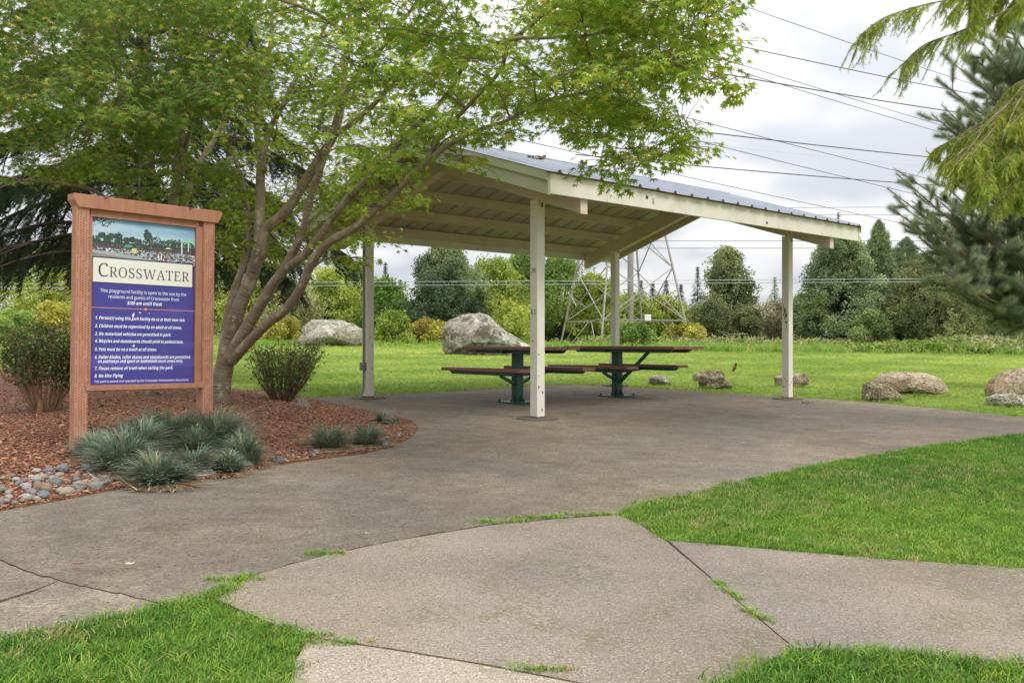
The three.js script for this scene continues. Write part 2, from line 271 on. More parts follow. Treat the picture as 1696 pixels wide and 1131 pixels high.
(function lawnSheet() {                                           // one terrain sheet out to the horizon, just under the paving
  const rows = [], cols = 90; for (let d = -30; d < 0.5; d += 6) rows.push(d); for (let d = 0.8; d < 500; d *= 1.06) rows.push(d);
  const pos = [], col = [], uv = [], idx = [];
  rows.forEach((d) => { for (let c = 0; c <= cols; c++) { const m = (c / cols - 0.5) * 2, x = m * (40 + Math.abs(d) * 1.6) * (0.35 + 0.65 * Math.abs(m)); pos.push(x, G(x, d) - 0.018 + 0.03 * (fbm3(x * 0.2, d * 0.2, 1) - 0.5) * sstep(14, 22, d), -d); uv.push(x, d); const n = fbm3(x * 0.16, d * 0.16, 6.6, 4), k = 0.8 + 0.5 * n; col.push(k * (1 + (n - 0.5) * 0.8), k, k); } });
  for (let r = 0; r < rows.length - 1; r++) for (let c = 0; c < cols; c++) { const a = r * (cols + 1) + c, b = a + cols + 1; idx.push(a, a + 1, b, a + 1, b + 1, b); }
  const g = new THREE.BufferGeometry(); g.setAttribute('position', new THREE.Float32BufferAttribute(pos, 3)); g.setAttribute('uv', new THREE.Float32BufferAttribute(uv, 2)); g.setAttribute('color', new THREE.Float32BufferAttribute(col, 3)); g.setIndex(idx); g.computeVertexNormals();
  solo('lawn', g, M.soil, 'open green lawn rising gently behind the shelter', 'lawn', null, 'structure');
})();

solo('mulch_bed', sheet(bedP, 0.012, 0.22, 0.05, null, (x, d) => mound(x, d) + 0.018 * (fbm3(x * 5, d * 5, 2.2, 3) - 0.5)), M.mulch, 'reddish bark mulch planting bed round the sign and the maple', 'planting bed', null, 'structure');
(function chips() {
  const R = rng(77), list = [], pal = [[0.18, 0.072, 0.04], [0.25, 0.105, 0.06], [0.34, 0.17, 0.10], [0.48, 0.30, 0.19], [0.065, 0.03, 0.02], [0.11, 0.05, 0.032], [0.40, 0.16, 0.08], [0.09, 0.042, 0.026]];
  const g = new THREE.BoxGeometry(1, 0.16, 0.3, 2, 1, 1); { const p = g.attributes.position; for (let i = 0; i < p.count; i++) { const x = p.getX(i); p.setXYZ(i, x, p.getY(i) + (0.25 - x * x) * 0.35, p.getZ(i) * (1 - Math.abs(x) * 0.9)); } g.computeVertexNormals(); }
  let tries = 0; while (list.length < 27000 && tries++ < 300000) {
    const px = R() * 900 - 120, py = 610 + Math.pow(R(), 0.8) * 260, [x, d] = at(px, py); if (!inside(bedP, x, d) || R() > 9 / d) continue;
    const s = 0.014 + 0.04 * R() * R() * R() + 0.004, y = G(x, d) + 0.012 + mound(x, d) + 0.018 * (fbm3(x * 5, d * 5, 2.2, 3) - 0.5) + 0.004;
    const e = new THREE.Euler((R() - 0.5) * 1.0, R() * 6.28, (R() - 0.5) * 0.8, 'YXZ');
    list.push({ m: new THREE.Matrix4().compose(V(x, y, d), new THREE.Quaternion().setFromEuler(e), new THREE.Vector3(s, s * 0.9, s * (0.6 + R()))), c: vary(R, pal[Math.floor(R() * pal.length)], 0.3) });
  }
  tag(inst('bark_chips', g, mat({ roughness: 0.95, color: lin(1.05, 1.02, 0.98) }), list), 'loose reddish-brown bark chips covering the planting bed', 'mulch', null, 'stuff');
})();

// ------------------------------------------------------------------ grass
function bladeTuft(R, blades, h, w, spread, lean) {
  const pos = [];
  for (let b = 0; b < blades; b++) {
    const a = R() * 6.28, r = spread * Math.sqrt(R()), x = Math.cos(a) * r, z = Math.sin(a) * r, hh = h * (0.6 + 0.6 * R()), t = R() * 6.28, lx = Math.cos(t) * hh * lean * (0.3 + R()), lz = Math.sin(t) * hh * lean * (0.3 + R()), fa = R() * 3.14, wx = Math.cos(fa) * w / 2, wz = Math.sin(fa) * w / 2;
    const P = [[x - wx, 0, z - wz], [x + wx, 0, z + wz], [x + lx * 0.3 + wx * 0.9, hh * 0.55, z + lz * 0.3 + wz * 0.9], [x + lx * 0.3 - wx * 0.9, hh * 0.55, z + lz * 0.3 - wz * 0.9], [x + lx, hh * (1 - lean * 0.25), z + lz]];
    for (const k of [0, 1, 2, 0, 2, 3, 3, 2, 4]) pos.push(...P[k]);
  }
  return triGeo(pos);
}
const lawnColor = (R, x, d, pal = [[0.075, 0.21, 0.022], [0.225, 0.38, 0.052]]) => { const n = fbm3(x * 0.5, d * 0.5, 4.4, 3), m = fbm3(x * 0.11 + 9, d * 0.11, 1.4, 3); const base = mix3(pal[0], pal[1], clamp((n - 0.3) * 1.7 + (m - 0.5) * 1.6 + 0.12 * Math.sin(x * 2.2 - d * 1.4))); const q = R(), dry = sstep(0.55, 0.72, fbm3(x * 1.3 + 4, d * 1.3, 8.8, 3)); return q < 0.03 + 0.25 * dry ? vary(R, [0.40, 0.39, 0.15], 0.3) : q < 0.3 ? vary(R, mix3(base, [0.36, 0.48, 0.07], 0.6), 0.25) : vary(R, base, 0.3); };
(function grass() {
  const R = rng(5), geos = [bladeTuft(R, 11, 0.038, 0.0034, 0.03, 0.8), bladeTuft(R, 11, 0.033, 0.0037, 0.032, 1.0), bladeTuft(R, 12, 0.044, 0.0031, 0.028, 0.65)];
  const wedges = [
    ['lawn_grass', poly([[-120, 1086], [0, 1063], [100, 1045], [200, 1025], [270, 1003], [350, 983], [395, 962], [426, 951], [398, 969], [360, 996], [440, 1031], [512, 1057], [490, 1096], [478, 1135], [460, 1230], [-120, 1300]]), 3000, 'thick green lawn corner in the lower left foreground'],
    ['lawn_grass', poly([[1024, 854], [1080, 833], [1160, 815], [1250, 795], [1400, 763], [1550, 738], [1696, 721], [1830, 735], [1830, 952], [1696, 942], [1480, 928], [1300, 913], [1110, 897], [1060, 871]]), 1700, 'wedge of green lawn between asphalt and concrete on the right'],
    ['lawn_grass', poly([[1318, 1077], [1500, 1083], [1696, 1101], [1850, 1125], [1850, 1260], [1130, 1260], [1190, 1140], [1262, 1103]]), 2800, 'strip of green lawn along the lower right foreground'],
  ];
  for (const [name, p, dens, label] of wedges) {
    const xs = p.map((q) => q[0]), ds = p.map((q) => q[1]), x0 = Math.min(...xs), x1 = Math.max(...xs), d0 = Math.min(...ds), d1 = Math.max(...ds), n = Math.round((x1 - x0) * (d1 - d0) * dens), lists = geos.map(() => []);
    for (let i = 0; i < n; i++) { const x = lerp(x0, x1, R()), d = lerp(d0, d1, R()); if (!inside(p, x, d) && edgeDist(p, x, d) > 0.06 * R() * R() * (0.3 + 1.4 * fbm3(x * 6, d * 6, 3, 2))) continue; const s = (0.75 + 0.6 * R()) * (0.8 + 0.45 * fbm3(x * 3, d * 3, 7, 2)); lists[i % 3].push({ m: randMat(R, V(x, G(x, d) - 0.014, d), s, 0.35), c: lawnColor(R, x, d) }); }
    const g = new THREE.Group(); g.name = numbered(name); tag(g, label, 'grass', null, 'stuff'); scene.add(g);
    lists.forEach((l, i) => inst('grass_blades', geos[i], M.grass, l, g));
  }
  const lists = geos.map(() => []); let i = 0;                     // the open lawn behind the paving
  for (let d = 9; d < 62; d += 0.25) {
    const n = Math.round(0.25 * 3600 * 1.18 * (d > 30 ? 0.6 : 1));
    for (let k = 0; k < n; k++) { const x = (R() - 0.5) * 1.2 * d, dd = d + R() * 0.25; if (inside(asphaltP, x, dd) || inside(bedP, x, dd)) continue; const s = (0.8 + 0.6 * R()) * (0.85 + 0.028 * Math.max(0, d - 10)); lists[i++ % 3].push({ m: randMat(R, V(x, G(x, dd) - 0.016, dd), s, 0.3), c: lawnColor(R, x, dd, [[0.26, 0.39, 0.075], [0.56, 0.645, 0.165]]) }); }
  }
  const g = new THREE.Group(); g.name = numbered('lawn_grass'); tag(g, 'short bright green grass of the open lawn behind the shelter', 'grass', null, 'stuff'); scene.add(g);
  lists.forEach((l, k) => inst('grass_blades', geos[k], M.grass, l, g));
  // weeds in the joints
  const W = [[838, 866, 0.10], [905, 859, 0.10], [978, 854, 0.12], [540, 919, 0.07], [400, 962, 0.10], [1190, 969, 0.03], [1212, 988, 0.05], [1248, 1019, 0.07], [556, 1068, 0.07], [886, 1114, 0.06], [1333, 668, 0.07], [516, 1056, 0.06]];
  const wl = ['grass weed on the concrete curve edge, third from the lawn wedge', 'grass weed on the concrete curve edge, second from the lawn wedge', 'grass weed on the concrete curve edge, right beside the lawn wedge', 'lone small grass weed halfway along the concrete curve edge', 'grass weed where asphalt, concrete and lower left lawn meet', 'topmost small weed in the diagonal joint of the concrete', 'middle weed tuft in the diagonal joint of the concrete', 'lowest and longest weed tuft in the diagonal joint of the concrete', 'left weed tuft in the front joint of the concrete', 'right weed tuft in the front joint of the concrete', 'weed tuft at the foot of the right hand shelter post', 'weed at the right tip of the lower left lawn'];
  W.forEach(([px, py, r], wi) => { const slant = px > 1180 && px < 1260 && py > 900; const [x, d] = at(px, py), t = []; const n = Math.round(26 * r / 0.07); for (let q = 0; q < n; q++) { const a = R() * 6.28, rr = r * Math.sqrt(R()), b = bladeTuft(R, 6, 0.03, 0.0035, 0.012, 1.0); b.translate(Math.cos(a) * rr * 1.5 * (0.6 + 0.8 * R()), 0, Math.sin(a) * rr * 0.3); if (slant) b.rotateY(-1.18); const c = vary(R, R() < 0.25 ? [0.42, 0.36, 0.11] : [0.20, 0.38, 0.05], 0.3), col = []; for (let v = 0; v < b.attributes.position.count; v++) col.push(c.r, c.g, c.b); b.setAttribute('color', new THREE.Float32BufferAttribute(col, 3)); t.push(b); } const o = solo('grass_weed', mergeGeometries(t), M.blade, wl[wi], 'weed', 'weeds in the paving gaps'); o.position.copy(V(x, G(x, d) + 0.0, d)); });
})();

// ------------------------------------------------------------------ shelter (its own axes: x along the ridge, -z away from the near eave)
const LU = 5.09, LV = 3.366, PW = 0.115, PITCH = 0.322, MID = (LV + PW) / 2, OV = 0.683;
const under = (v) => 2.53 + PITCH * ((v <= MID ? v : 2 * MID - v) + OV);      // height of the sheet metal over v
function profile(pts, u0, u1) {                                    // outline in (v, height), run along u
  const g = new THREE.ExtrudeGeometry(new THREE.Shape(pts.map(([v, y]) => new THREE.Vector2(v, y))), { depth: u1 - u0, bevelEnabled: false });
  const p = g.attributes.position, uv = g.attributes.uv;
  for (let i = 0; i < p.count; i++) { const v = p.getX(i), y = p.getY(i), u = p.getZ(i) + u0; p.setXYZ(i, u, y, -v); uv.setXY(i, v + u, y); }
  g.computeVertexNormals(); return g;
}
(function shelter() {
  const S = thing('picnic_shelter', 'open gable-roofed picnic shelter with off-white posts and metal roof', 'shelter', V(AX, 0, AD), PHI);
  const R = rng(31);
  for (const [u, v, marks] of [[0, 0, [[1.62, 0.09, 'zr'], [1.17, 0.11, 'es']]], [0, LV, []], [LU, 0, [[1.22, 0.3, 'tag']]], [LU, LV, [[1.5, 0.12, 'es']]]]) {
    const y0 = TILT * v - 0.03, top = 2.375 + PITCH * (v ? PW : 0) + 0.02, h = top - y0;
    const post = part('post', box(PW, h, PW, u + PW / 2, y0 + h / 2, -(v + PW / 2), 0.006), M.paint, S);
    const n = 36, pos = [], c = new THREE.CylinderGeometry(0.21, 0.235, 0.05, n, 1); { const p = c.attributes.position; for (let i = 0; i < p.count; i++) { const a = Math.atan2(p.getZ(i), p.getX(i)), k = 1 + 0.14 * (fbm3(Math.cos(a) * 2 + u, Math.sin(a) * 2 + v, 3) - 0.5) * 2; p.setX(i, p.getX(i) * k * 1.1); p.setZ(i, p.getZ(i) * k); } c.computeVertexNormals(); }
    part('footing', c.translate(u + PW / 2, TILT * v - 0.004, -(v + PW / 2)), M.footing, S);
    for (const s of [-0.02, PW + 0.02]) part('bolt', new THREE.CylinderGeometry(0.009, 0.009, 0.05, 6).translate(u + PW / 2, top - 0.005 + PITCH * (v ? -1 : 1) * (s - PW / 2) * (s > 0 ? 1 : 1) - 0.03, -(v + s)), M.darkSteel, S);
    for (const [hy, size, word] of marks) {                        // felt-pen scrawls on the left-hand face
      const cv = document.createElement('canvas'); cv.width = 64; cv.height = 128; const k = cv.getContext('2d'); k.clearRect(0, 0, 64, 128); k.strokeStyle = '#26241f'; k.lineWidth = 5; k.lineCap = 'round';
      k.beginPath(); if (word === 'zr') { k.moveTo(6, 40); k.lineTo(28, 40); k.lineTo(8, 84); k.lineTo(30, 84); k.moveTo(36, 86); k.lineTo(36, 40); k.bezierCurveTo(64, 36, 62, 64, 38, 62); k.lineTo(58, 86); } else if (word === 'es') { k.moveTo(26, 40); k.lineTo(8, 44); k.lineTo(10, 84); k.lineTo(28, 80); k.moveTo(10, 62); k.lineTo(24, 60); k.moveTo(56, 42); k.bezierCurveTo(34, 36, 36, 60, 48, 62); k.bezierCurveTo(62, 66, 56, 90, 36, 84); } else { k.moveTo(10, 10); k.lineTo(22, 40); k.lineTo(14, 52); k.lineTo(40, 30); k.lineTo(24, 74); k.lineTo(54, 52); k.lineTo(34, 96); k.lineTo(56, 90); k.lineTo(46, 122); k.moveTo(20, 24); k.lineTo(44, 66); } k.stroke();
      const t = new THREE.CanvasTexture(cv); t.colorSpace = THREE.SRGBColorSpace;
      part('graffiti', new THREE.PlaneGeometry(0.085, size * 1.3).rotateY(-Math.PI / 2).translate(u - 0.0015, hy, -(v + PW / 2)), mat({ map: t, transparent: true, alphaTest: 0.4 }), post);
    }
    for (let i = 0; i < 6; i++) { const left = R() < 0.5, y = y0 + 0.05 + R() * R() * 1.1, o = 0.02 + R() * 0.075; part('paint_chip', box(left ? 0.003 : 0.008 + 0.008 * R(), 0.012 + 0.02 * R(), left ? 0.008 + 0.008 * R() : 0.003, left ? u - 0.0005 : u + o, y, left ? -(v + o) : -v + 0.0005), M.darkBark, post); }
    part('rusted_foot', box(PW + 0.004, 0.022, PW + 0.004, u + PW / 2, TILT * v + 0.022, -(v + PW / 2)), M.darkBark, post);
  }
  // rafters over each pair of posts
  for (const u of [0.006, LU + 0.012]) for (const far of [0, 1]) {
    const f = (v) => far ? 2 * MID - v : v, a = -OV + 0.042, b = MID - 0.002;
    part('rafter', profile([[f(a), 2.375 + PITCH * a], [f(b), 2.375 + PITCH * b], [f(b), 2.60 + PITCH * b], [f(a), 2.60 + PITCH * a]], u, u + 0.103), M.beam, S);
  }
  for (const v of [-0.60, -0.03, 0.55, 1.13, 1.63]) for (const far of [0, 1]) { const c = far ? 2 * MID - v : v; part('purlin', box(6.24, 0.128, 0.038, 2.69, under(c) - 0.072, -c), M.beam, S); }
  for (const [v, t] of [[-OV, 0], [2 * MID + OV - 0.038, 1]]) part('fascia', box(6.32, 0.2, 0.038, 2.688, 2.42, -(v + 0.019)), M.paint, S);
  for (const [u, k] of [[-0.476, 0], [5.852, 1]]) for (const far of [0, 1]) {
    const f = (v) => far ? 2 * MID - v : v, a = -OV - 0.004, b = MID - 0.001, y = (v) => 2.53 + PITCH * (v + OV);
    part('barge_board', profile([[f(a), y(a) - 0.225], [f(b), y(b) - 0.225], [f(b), y(b) - 0.01], [f(a), y(a) - 0.01]], u - 0.036 + k * 0.036, u + k * 0.036), k ? M.beam : M.barge, S);
    part('barge_trim', profile([[f(a - 0.006), y(a) - 0.085], [f(b), y(b) - 0.085], [f(b), y(b) + 0.012], [f(a - 0.006), y(a) + 0.012]], u - 0.06 + k * 0.098, u - 0.038 + k * 0.098), k ? M.conduit : M.barge, S);
  }
  // ribbed roof panels
  const N = 7, U0 = -0.545, U1 = 5.925, wP = (U1 - U0) / N;
  for (let i = 0; i < N; i++) for (const far of [0, 1]) {
    const pr = [], u0 = U0 + i * wP; for (let r = 0; r < 3; r++) { const c = u0 + (r + 0.5) * wP / 3; if (r === 0) pr.push([u0 - (i ? 0.012 : 0), 0]); pr.push([c - 0.035, 0], [c - 0.016, 0.028], [c + 0.016, 0.028], [c + 0.035, 0]); } pr.push([u0 + wP, 0]);
    const rows = [[-OV - 0.055], [MID]], pos = [], uv = [], P = (j, r) => { const v = rows[r][0], vv = far ? 2 * MID - v : v; return [pr[j][0], 2.53 + PITCH * (v + OV) + 0.014 + pr[j][1] + (i % 2) * 0.002, -vv]; };
    for (let j = 0; j < pr.length - 1; j++) { const q = [P(j, 0), P(j + 1, 0), P(j + 1, 1), P(j, 1)], o = far ? [0, 2, 1, 0, 3, 2] : [0, 1, 2, 0, 2, 3]; for (const k of o) { pos.push(...q[k]); uv.push(q[k][0], -q[k][2]); } }
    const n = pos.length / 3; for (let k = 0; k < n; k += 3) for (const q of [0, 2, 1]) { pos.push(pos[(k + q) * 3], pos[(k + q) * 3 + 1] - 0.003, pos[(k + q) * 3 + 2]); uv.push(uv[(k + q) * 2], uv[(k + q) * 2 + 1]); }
    const g = triGeo(pos); g.setAttribute('uv', new THREE.Float32BufferAttribute(uv, 2)); g.addGroup(0, n, 0); g.addGroup(n, n, 1); part('roof_panel', g, [M.roof, M.roofBackLightened], S);
  }
  { const y = 2.53 + PITCH * (MID + OV) + 0.05, d = 0.17; part('ridge_cap', profile([[MID - d, y - PITCH * d], [MID, y], [MID + d, y - PITCH * d], [MID + d, y - PITCH * d - 0.014], [MID, y - 0.014], [MID - d, y - PITCH * d - 0.014]], U0 + 0.01, U1 - 0.02), M.roof, S); }
  // wiring on the back left post
  const cx = -0.018, cz = -(LV + 0.055), g0 = TILT * LV, run = part('conduit', merge([bar(new THREE.Vector3(cx, 0.55, cz), new THREE.Vector3(cx, 2.42, cz), 0.013, 0.013, 8), tube([new THREE.Vector3(cx, 0.47, cz), new THREE.Vector3(cx, 0.3, cz), new THREE.Vector3(cx - 0.01, 0.17, cz + 0.005), new THREE.Vector3(cx - 0.06, g0, cz + 0.02)], [0.012, 0.012, 0.012, 0.012], 8)]), M.conduit, S);
  part('junction_box', box(0.06, 0.11, 0.09, cx - 0.008, 0.51, cz, 0.006), M.conduit, run);
  // hardware and litter on the near eave
  part('plate', box(0.034, 0.034, 0.004, 1.02, 2.44, OV + 0.002), M.darkSteel, S);
  part('plate', box(0.03, 0.03, 0.004).rotateZ(Math.PI / 4).translate(3.42, 2.37, OV + 0.002), M.darkSteel, S);
  part('patch', box(0.035, 0.075, 0.003, 0.42, 2.435, OV + 0.0016), mat({ color: lin(0.72, 0.7, 0.63) }), S);
  part('patch', box(0.03, 0.07, 0.003, 1.13, 2.41, OV + 0.0016), mat({ color: lin(0.40, 0.35, 0.26) }), S);
})();
(function roofLitter() {
  const R = rng(8), t = [], leaf = (c) => { const g = new THREE.PlaneGeometry(0.05, 0.035, 2, 1); const p = g.attributes.position; for (let i = 0; i < p.count; i++) p.setZ(i, 0.02 * R()); g.rotateX(-1.57 + (R() - 0.5)); g.rotateY(R() * 6); return g; };
  for (let i = 0; i < 26; i++) t.push(leaf().translate((R() - 0.5) * 0.2, 0.02 + R() * 0.04, (R() - 0.5) * 0.12));
  const u = 0.65, v = 0.7, o = solo('leaf_litter', mergeGeometries(t), mat({ color: lin(0.34, 0.23, 0.14), side: THREE.DoubleSide }), 'small clump of dry brown leaves lying on the metal roof', 'leaf litter');
  o.position.copy(V(AX + u * CP - v * SP, under(v) + 0.018, AD + u * SP + v * CP));
})();

// ------------------------------------------------------------------ picnic tables
function picnicTable(u, v, near, far, label, braced) {
  const x = AX + u * CP - v * SP, d = AD + u * SP + v * CP, T = thing('picnic_table', label, 'picnic table', V(x, G(x, d), d), PHI, 'picnic tables under the shelter');
  const vec = (a, b, c) => new THREE.Vector3(a, b, -c), ped = part('pedestal', box(0.115, 0.70, 0.115, 0, 0.355, 0, 0.006), M.green, T);
  part('base_plate', box(0.40, 0.014, 0.40, 0, 0.011, 0), M.green, T);
  for (const [a, b] of [[1, 1], [1, -1], [-1, 1], [-1, -1]]) part('bolt', new THREE.CylinderGeometry(0.013, 0.013, 0.035, 6).translate(a * 0.17, 0.03, b * 0.17), M.darkSteel, T);
  for (let k = 0; k < 4; k++) { const s = new THREE.Shape([new THREE.Vector2(0.057, 0.018), new THREE.Vector2(0.14, 0.018), new THREE.Vector2(0.057, 0.115)]); part('gusset', new THREE.ExtrudeGeometry(s, { depth: 0.01, bevelEnabled: false }).translate(0, 0, -0.005).rotateY(k * Math.PI / 2), M.green, ped); }
  for (let k = -1; k <= 1; k++) part('top_plank', box(0.222, 0.042, near + far, k * 0.228, 0.724, -(far - near) / 2, 0.006), M.slat, T);
  for (const s of [-1, 1]) {
    part('seat_plank', box(0.24, 0.042, 1.56, s * 0.56, 0.449, 0, 0.006), M.slat, T);
    part('seat_channel', profileChannel(1.3, 0.15, 0.042, 0.05).translate(s * 0.56, 0.427, 0), M.green, T);
    part('seat_arm', merge([bar(vec(s * 0.05, 0.372, 0), vec(s * 0.50, 0.400, 0), 0.05, 0.06), bar(vec(s * 0.05, 0.25, 0), vec(s * 0.3, 0.36, 0), 0.035, 0.04)]), M.green, T);
  }
  for (const s of [-0.2, 0.2]) part('top_channel', profileChannel(near + far - 0.26, 0.07, 0.046, 0.06).translate(s, 0.702, -(far - near) / 2), M.green, T);
  part('top_arm', bar(vec(-0.3, 0.68, 0), vec(0.3, 0.68, 0), 0.05, 0.06), M.green, T);
  if (braced) part('brace', bar(vec(0, 0.21, -0.05), vec(0, 0.685, -0.62), 0.05, 0.035), M.green, T);
  return T;
}
function profileChannel(L, w, h, cut) {                            // a steel channel with its ends cut back underneath
  const s = new THREE.Shape([new THREE.Vector2(-L / 2, 0), new THREE.Vector2(L / 2, 0), new THREE.Vector2(L / 2 - cut, -h), new THREE.Vector2(-L / 2 + cut, -h)]);
  return new THREE.ExtrudeGeometry(s, { depth: w, bevelEnabled: false }).translate(0, 0, -w / 2).rotateY(Math.PI / 2);
}
picnicTable(1.325, 1.77, 0.82, 0.76, 'brown-topped picnic table on a green pedestal partly behind the front post', false);
picnicTable(3.32, 1.77, 1.31, 0.78, 'brown-topped picnic table with a longer top and a green diagonal brace', true);

// ------------------------------------------------------------------ notice board
(function sign() {
  const th = Math.atan2(0.555, 0.524), S = thing('notice_sign', 'red-brown timber notice board with a blue park rules panel', 'sign', V(-2.938, G(-2.938, 6.2), 6.2), th);
  S.rotation.set(0, th, -0.012, 'YXZ');
  const g = G(-2.916, 6.2);
  const W = 0.763, yb = 0.547 - g, yt = 1.717 - g;
  part('post', box(0.088, 1.775 - g + 0.06, 0.088, -0.066, (1.775 - g - 0.06) / 2, 0, 0.004), M.signPost, S);
  part('post', box(0.09, 1.775 - g + 0.06, 0.088, W + 0.096, (1.775 - g - 0.06) / 2, 0, 0.004), M.signPost, S);
  { const s = new THREE.Shape([new THREE.Vector2(-0.132, 0.086), new THREE.Vector2(W + 0.19, 0.086), new THREE.Vector2(W + 0.19, 0.06), new THREE.Vector2(W + 0.16, 0), new THREE.Vector2(-0.1, 0), new THREE.Vector2(-0.132, 0.05)]);
    part('cap_beam', uvBox(noIndex(new THREE.ExtrudeGeometry(s, { depth: 0.11, bevelEnabled: true, bevelSize: 0.003, bevelThickness: 0.003, bevelSegments: 1 })).translate(0, 1.768 - g, -0.055)), M.signWood, S); }
  part('trim', box(0.0225, yt - yb + 0.02, 0.05, -0.0105, (yt + yb) / 2, 0.0), M.signWood, S);
  part('trim', box(0.05, yt - yb + 0.02, 0.05, W + 0.026, (yt + yb) / 2, 0.0), M.signWood, S);
  part('trim', box(W + 0.02, 0.05, 0.05, W / 2, yt + 0.024, 0.002), M.signWood, S);
  part('bottom_rail', box(W + 0.10, 0.036, 0.085, W / 2 + 0.01, yb - 0.019, 0.012, 0.003), M.signWood, S);
  // printed panel
  const cw = 1024, ch = 1570, cv = document.createElement('canvas'); cv.width = cw; cv.height = ch; const c = cv.getContext('2d'), R = rng(12);
  let gr = c.createLinearGradient(0, 0, 0, 300); gr.addColorStop(0, '#6f9fc8'); gr.addColorStop(1, '#c9d9e4'); c.fillStyle = gr; c.fillRect(0, 0, cw, 400);
  for (let i = 0; i < 60; i++) { c.fillStyle = 'rgba(225,232,238,0.10)'; c.beginPath(); c.ellipse(R() * cw, 40 + R() * 150, 60 + R() * 120, 12 + R() * 22, 0, 0, 7); c.fill(); }
  const leaf = (x, y, r, n, cols) => { for (let i = 0; i < n; i++) { c.fillStyle = cols[Math.floor(R() * cols.length)]; c.beginPath(); const a = R() * 6.28, q = r * Math.sqrt(R()); c.ellipse(x + Math.cos(a) * q, y + Math.sin(a) * q * 0.9, 3 + R() * 7, 2 + R() * 5, R() * 3, 0, 7); c.fill(); } };
  const dk = ['#2c3f36', '#38503f', '#22332c', '#48604a'];
  leaf(20, 8, 40, 60, ['#2a3a30']); leaf(130, 14, 80, 90, ['#2f4234', '#3b5240']);
  for (const [x, y, r] of [[40, 215, 45], [100, 165, 30], [150, 195, 40], [185, 170, 35], [255, 160, 38], [255, 200, 40], [330, 190, 30], [385, 180, 28], [440, 210, 50], [560, 190, 70], [540, 130, 40], [525, 90, 18], [620, 195, 70], [700, 215, 60], [770, 190, 55], [840, 190, 60], [900, 205, 60], [970, 215, 60]]) leaf(x, y, r, 150, dk);
  c.fillStyle = '#33443a'; c.fillRect(0, 218, cw, 60);
  for (let i = 0; i < 1700; i++) { c.fillStyle = ['#5b4668', '#3c4a3c', '#6d3f4f', '#41506a', '#7b8a63', '#8f5060', '#2d3a33'][Math.floor(R() * 7)]; c.beginPath(); c.ellipse(R() * cw, 235 + R() * 150, 3 + R() * 9, 2 + R() * 5, 0, 0, 7); c.fill(); }
  c.fillStyle = '#a9aba9'; c.beginPath(); c.moveTo(0, 308); c.lineTo(250, 320); c.lineTo(520, 352); c.lineTo(700, 372); c.lineTo(640, 390); c.lineTo(0, 400); c.fill();
  c.fillStyle = '#8a8d8c'; c.beginPath(); c.moveTo(0, 330); c.lineTo(400, 365); c.lineTo(500, 395); c.lineTo(0, 395); c.fill();
  c.fillStyle = '#4faa86'; c.beginPath(); c.moveTo(300, 262); c.lineTo(330, 232); c.lineTo(380, 236); c.lineTo(392, 250); c.fill(); c.fillStyle = '#d8c58c'; c.fillRect(385, 262, 45, 50); c.beginPath(); c.moveTo(710, 245); c.lineTo(740, 222); c.lineTo(790, 240); c.fill();
  c.fillStyle = '#8fceb0'; c.beginPath(); c.moveTo(865, 160); c.lineTo(905, 130); c.lineTo(1024, 130); c.lineTo(1024, 160); c.fill(); c.fillStyle = '#dfe6e2'; c.fillRect(880, 160, 12, 130); c.fillRect(950, 160, 9, 90); c.fillRect(30, 90, 6, 100);
  c.fillStyle = '#e8d8d0'; c.fillRect(640, 300, 14, 42); c.fillRect(668, 296, 12, 50); c.fillStyle = '#a05850'; c.fillRect(650, 292, 22, 26);
  c.fillStyle = '#3f3a8f'; c.fillRect(0, 388, cw, ch - 388);
  gr = c.createLinearGradient(0, 0, 0, 1); for (let i = 0; i < 260; i++) { c.fillStyle = ['rgba(96,88,178,0.10)', 'rgba(44,44,120,0.10)', 'rgba(120,110,195,0.07)', 'rgba(60,70,150,0.10)'][i % 4]; const y = 820 + R() * 650; c.beginPath(); c.ellipse(R() * cw, y, 30 + R() * 140, 10 + R() * 30, 0, 0, 7); c.fill(); }
  c.fillStyle = 'rgba(110,100,190,0.35)'; c.fillRect(0, 1310, cw, 90);
  c.fillStyle = '#2c2b4a'; c.fillRect(10, 366, cw - 24, 250); c.fillStyle = '#e4e2da'; c.fillRect(20, 378, cw - 44, 226);
  c.fillStyle = '#3d3d3c'; c.textBaseline = 'alphabetic'; c.textAlign = 'left';
  { let x = 62; const put = (t, size) => { c.font = size + 'px serif'; c.fillText(t, x, 552); x += c.measureText(t).width + 3; }; const w = (() => { c.font = '176px serif'; let a = c.measureText('C').width; c.font = '134px serif'; for (const q of 'ROSSWATER') a += c.measureText(q).width + 3; return a; })(); c.save(); const k = 905 / w; c.translate(62 - 62 * k, 0); c.scale(k, 1); put('C', 176); for (const q of 'ROSSWATER') put(q, 134); c.restore(); }
  c.fillStyle = '#f1f1f6'; c.textAlign = 'center';
  const line = (t, x, y, size, width, style = '', slant = 0) => { c.save(); c.font = (style ? style + ' ' : '') + size + 'px sans-serif'; const m = c.measureText(t).width; c.translate(x, y); c.transform(1, 0, -slant, 1, 0, 0); if (width) c.scale(width / m, 1); c.fillText(t, 0, 0); c.restore(); };
  line('This playground facility is open to the use by the', 515, 698, 44, 850); line('residents and guests of Crosswater from', 515, 752, 44, 700); line('8:00 am until Dusk', 515, 806, 46, 345, 'bold', 0.2);
  c.fillStyle = '#e08a64'; c.fillRect(0, 842, cw, 6); c.save(); c.translate(525, 845); c.rotate(Math.PI / 4); c.fillStyle = '#ef9440'; c.fillRect(-12, -12, 24, 24); c.restore();
  c.fillStyle = '#f4f4f8'; c.textAlign = 'left';
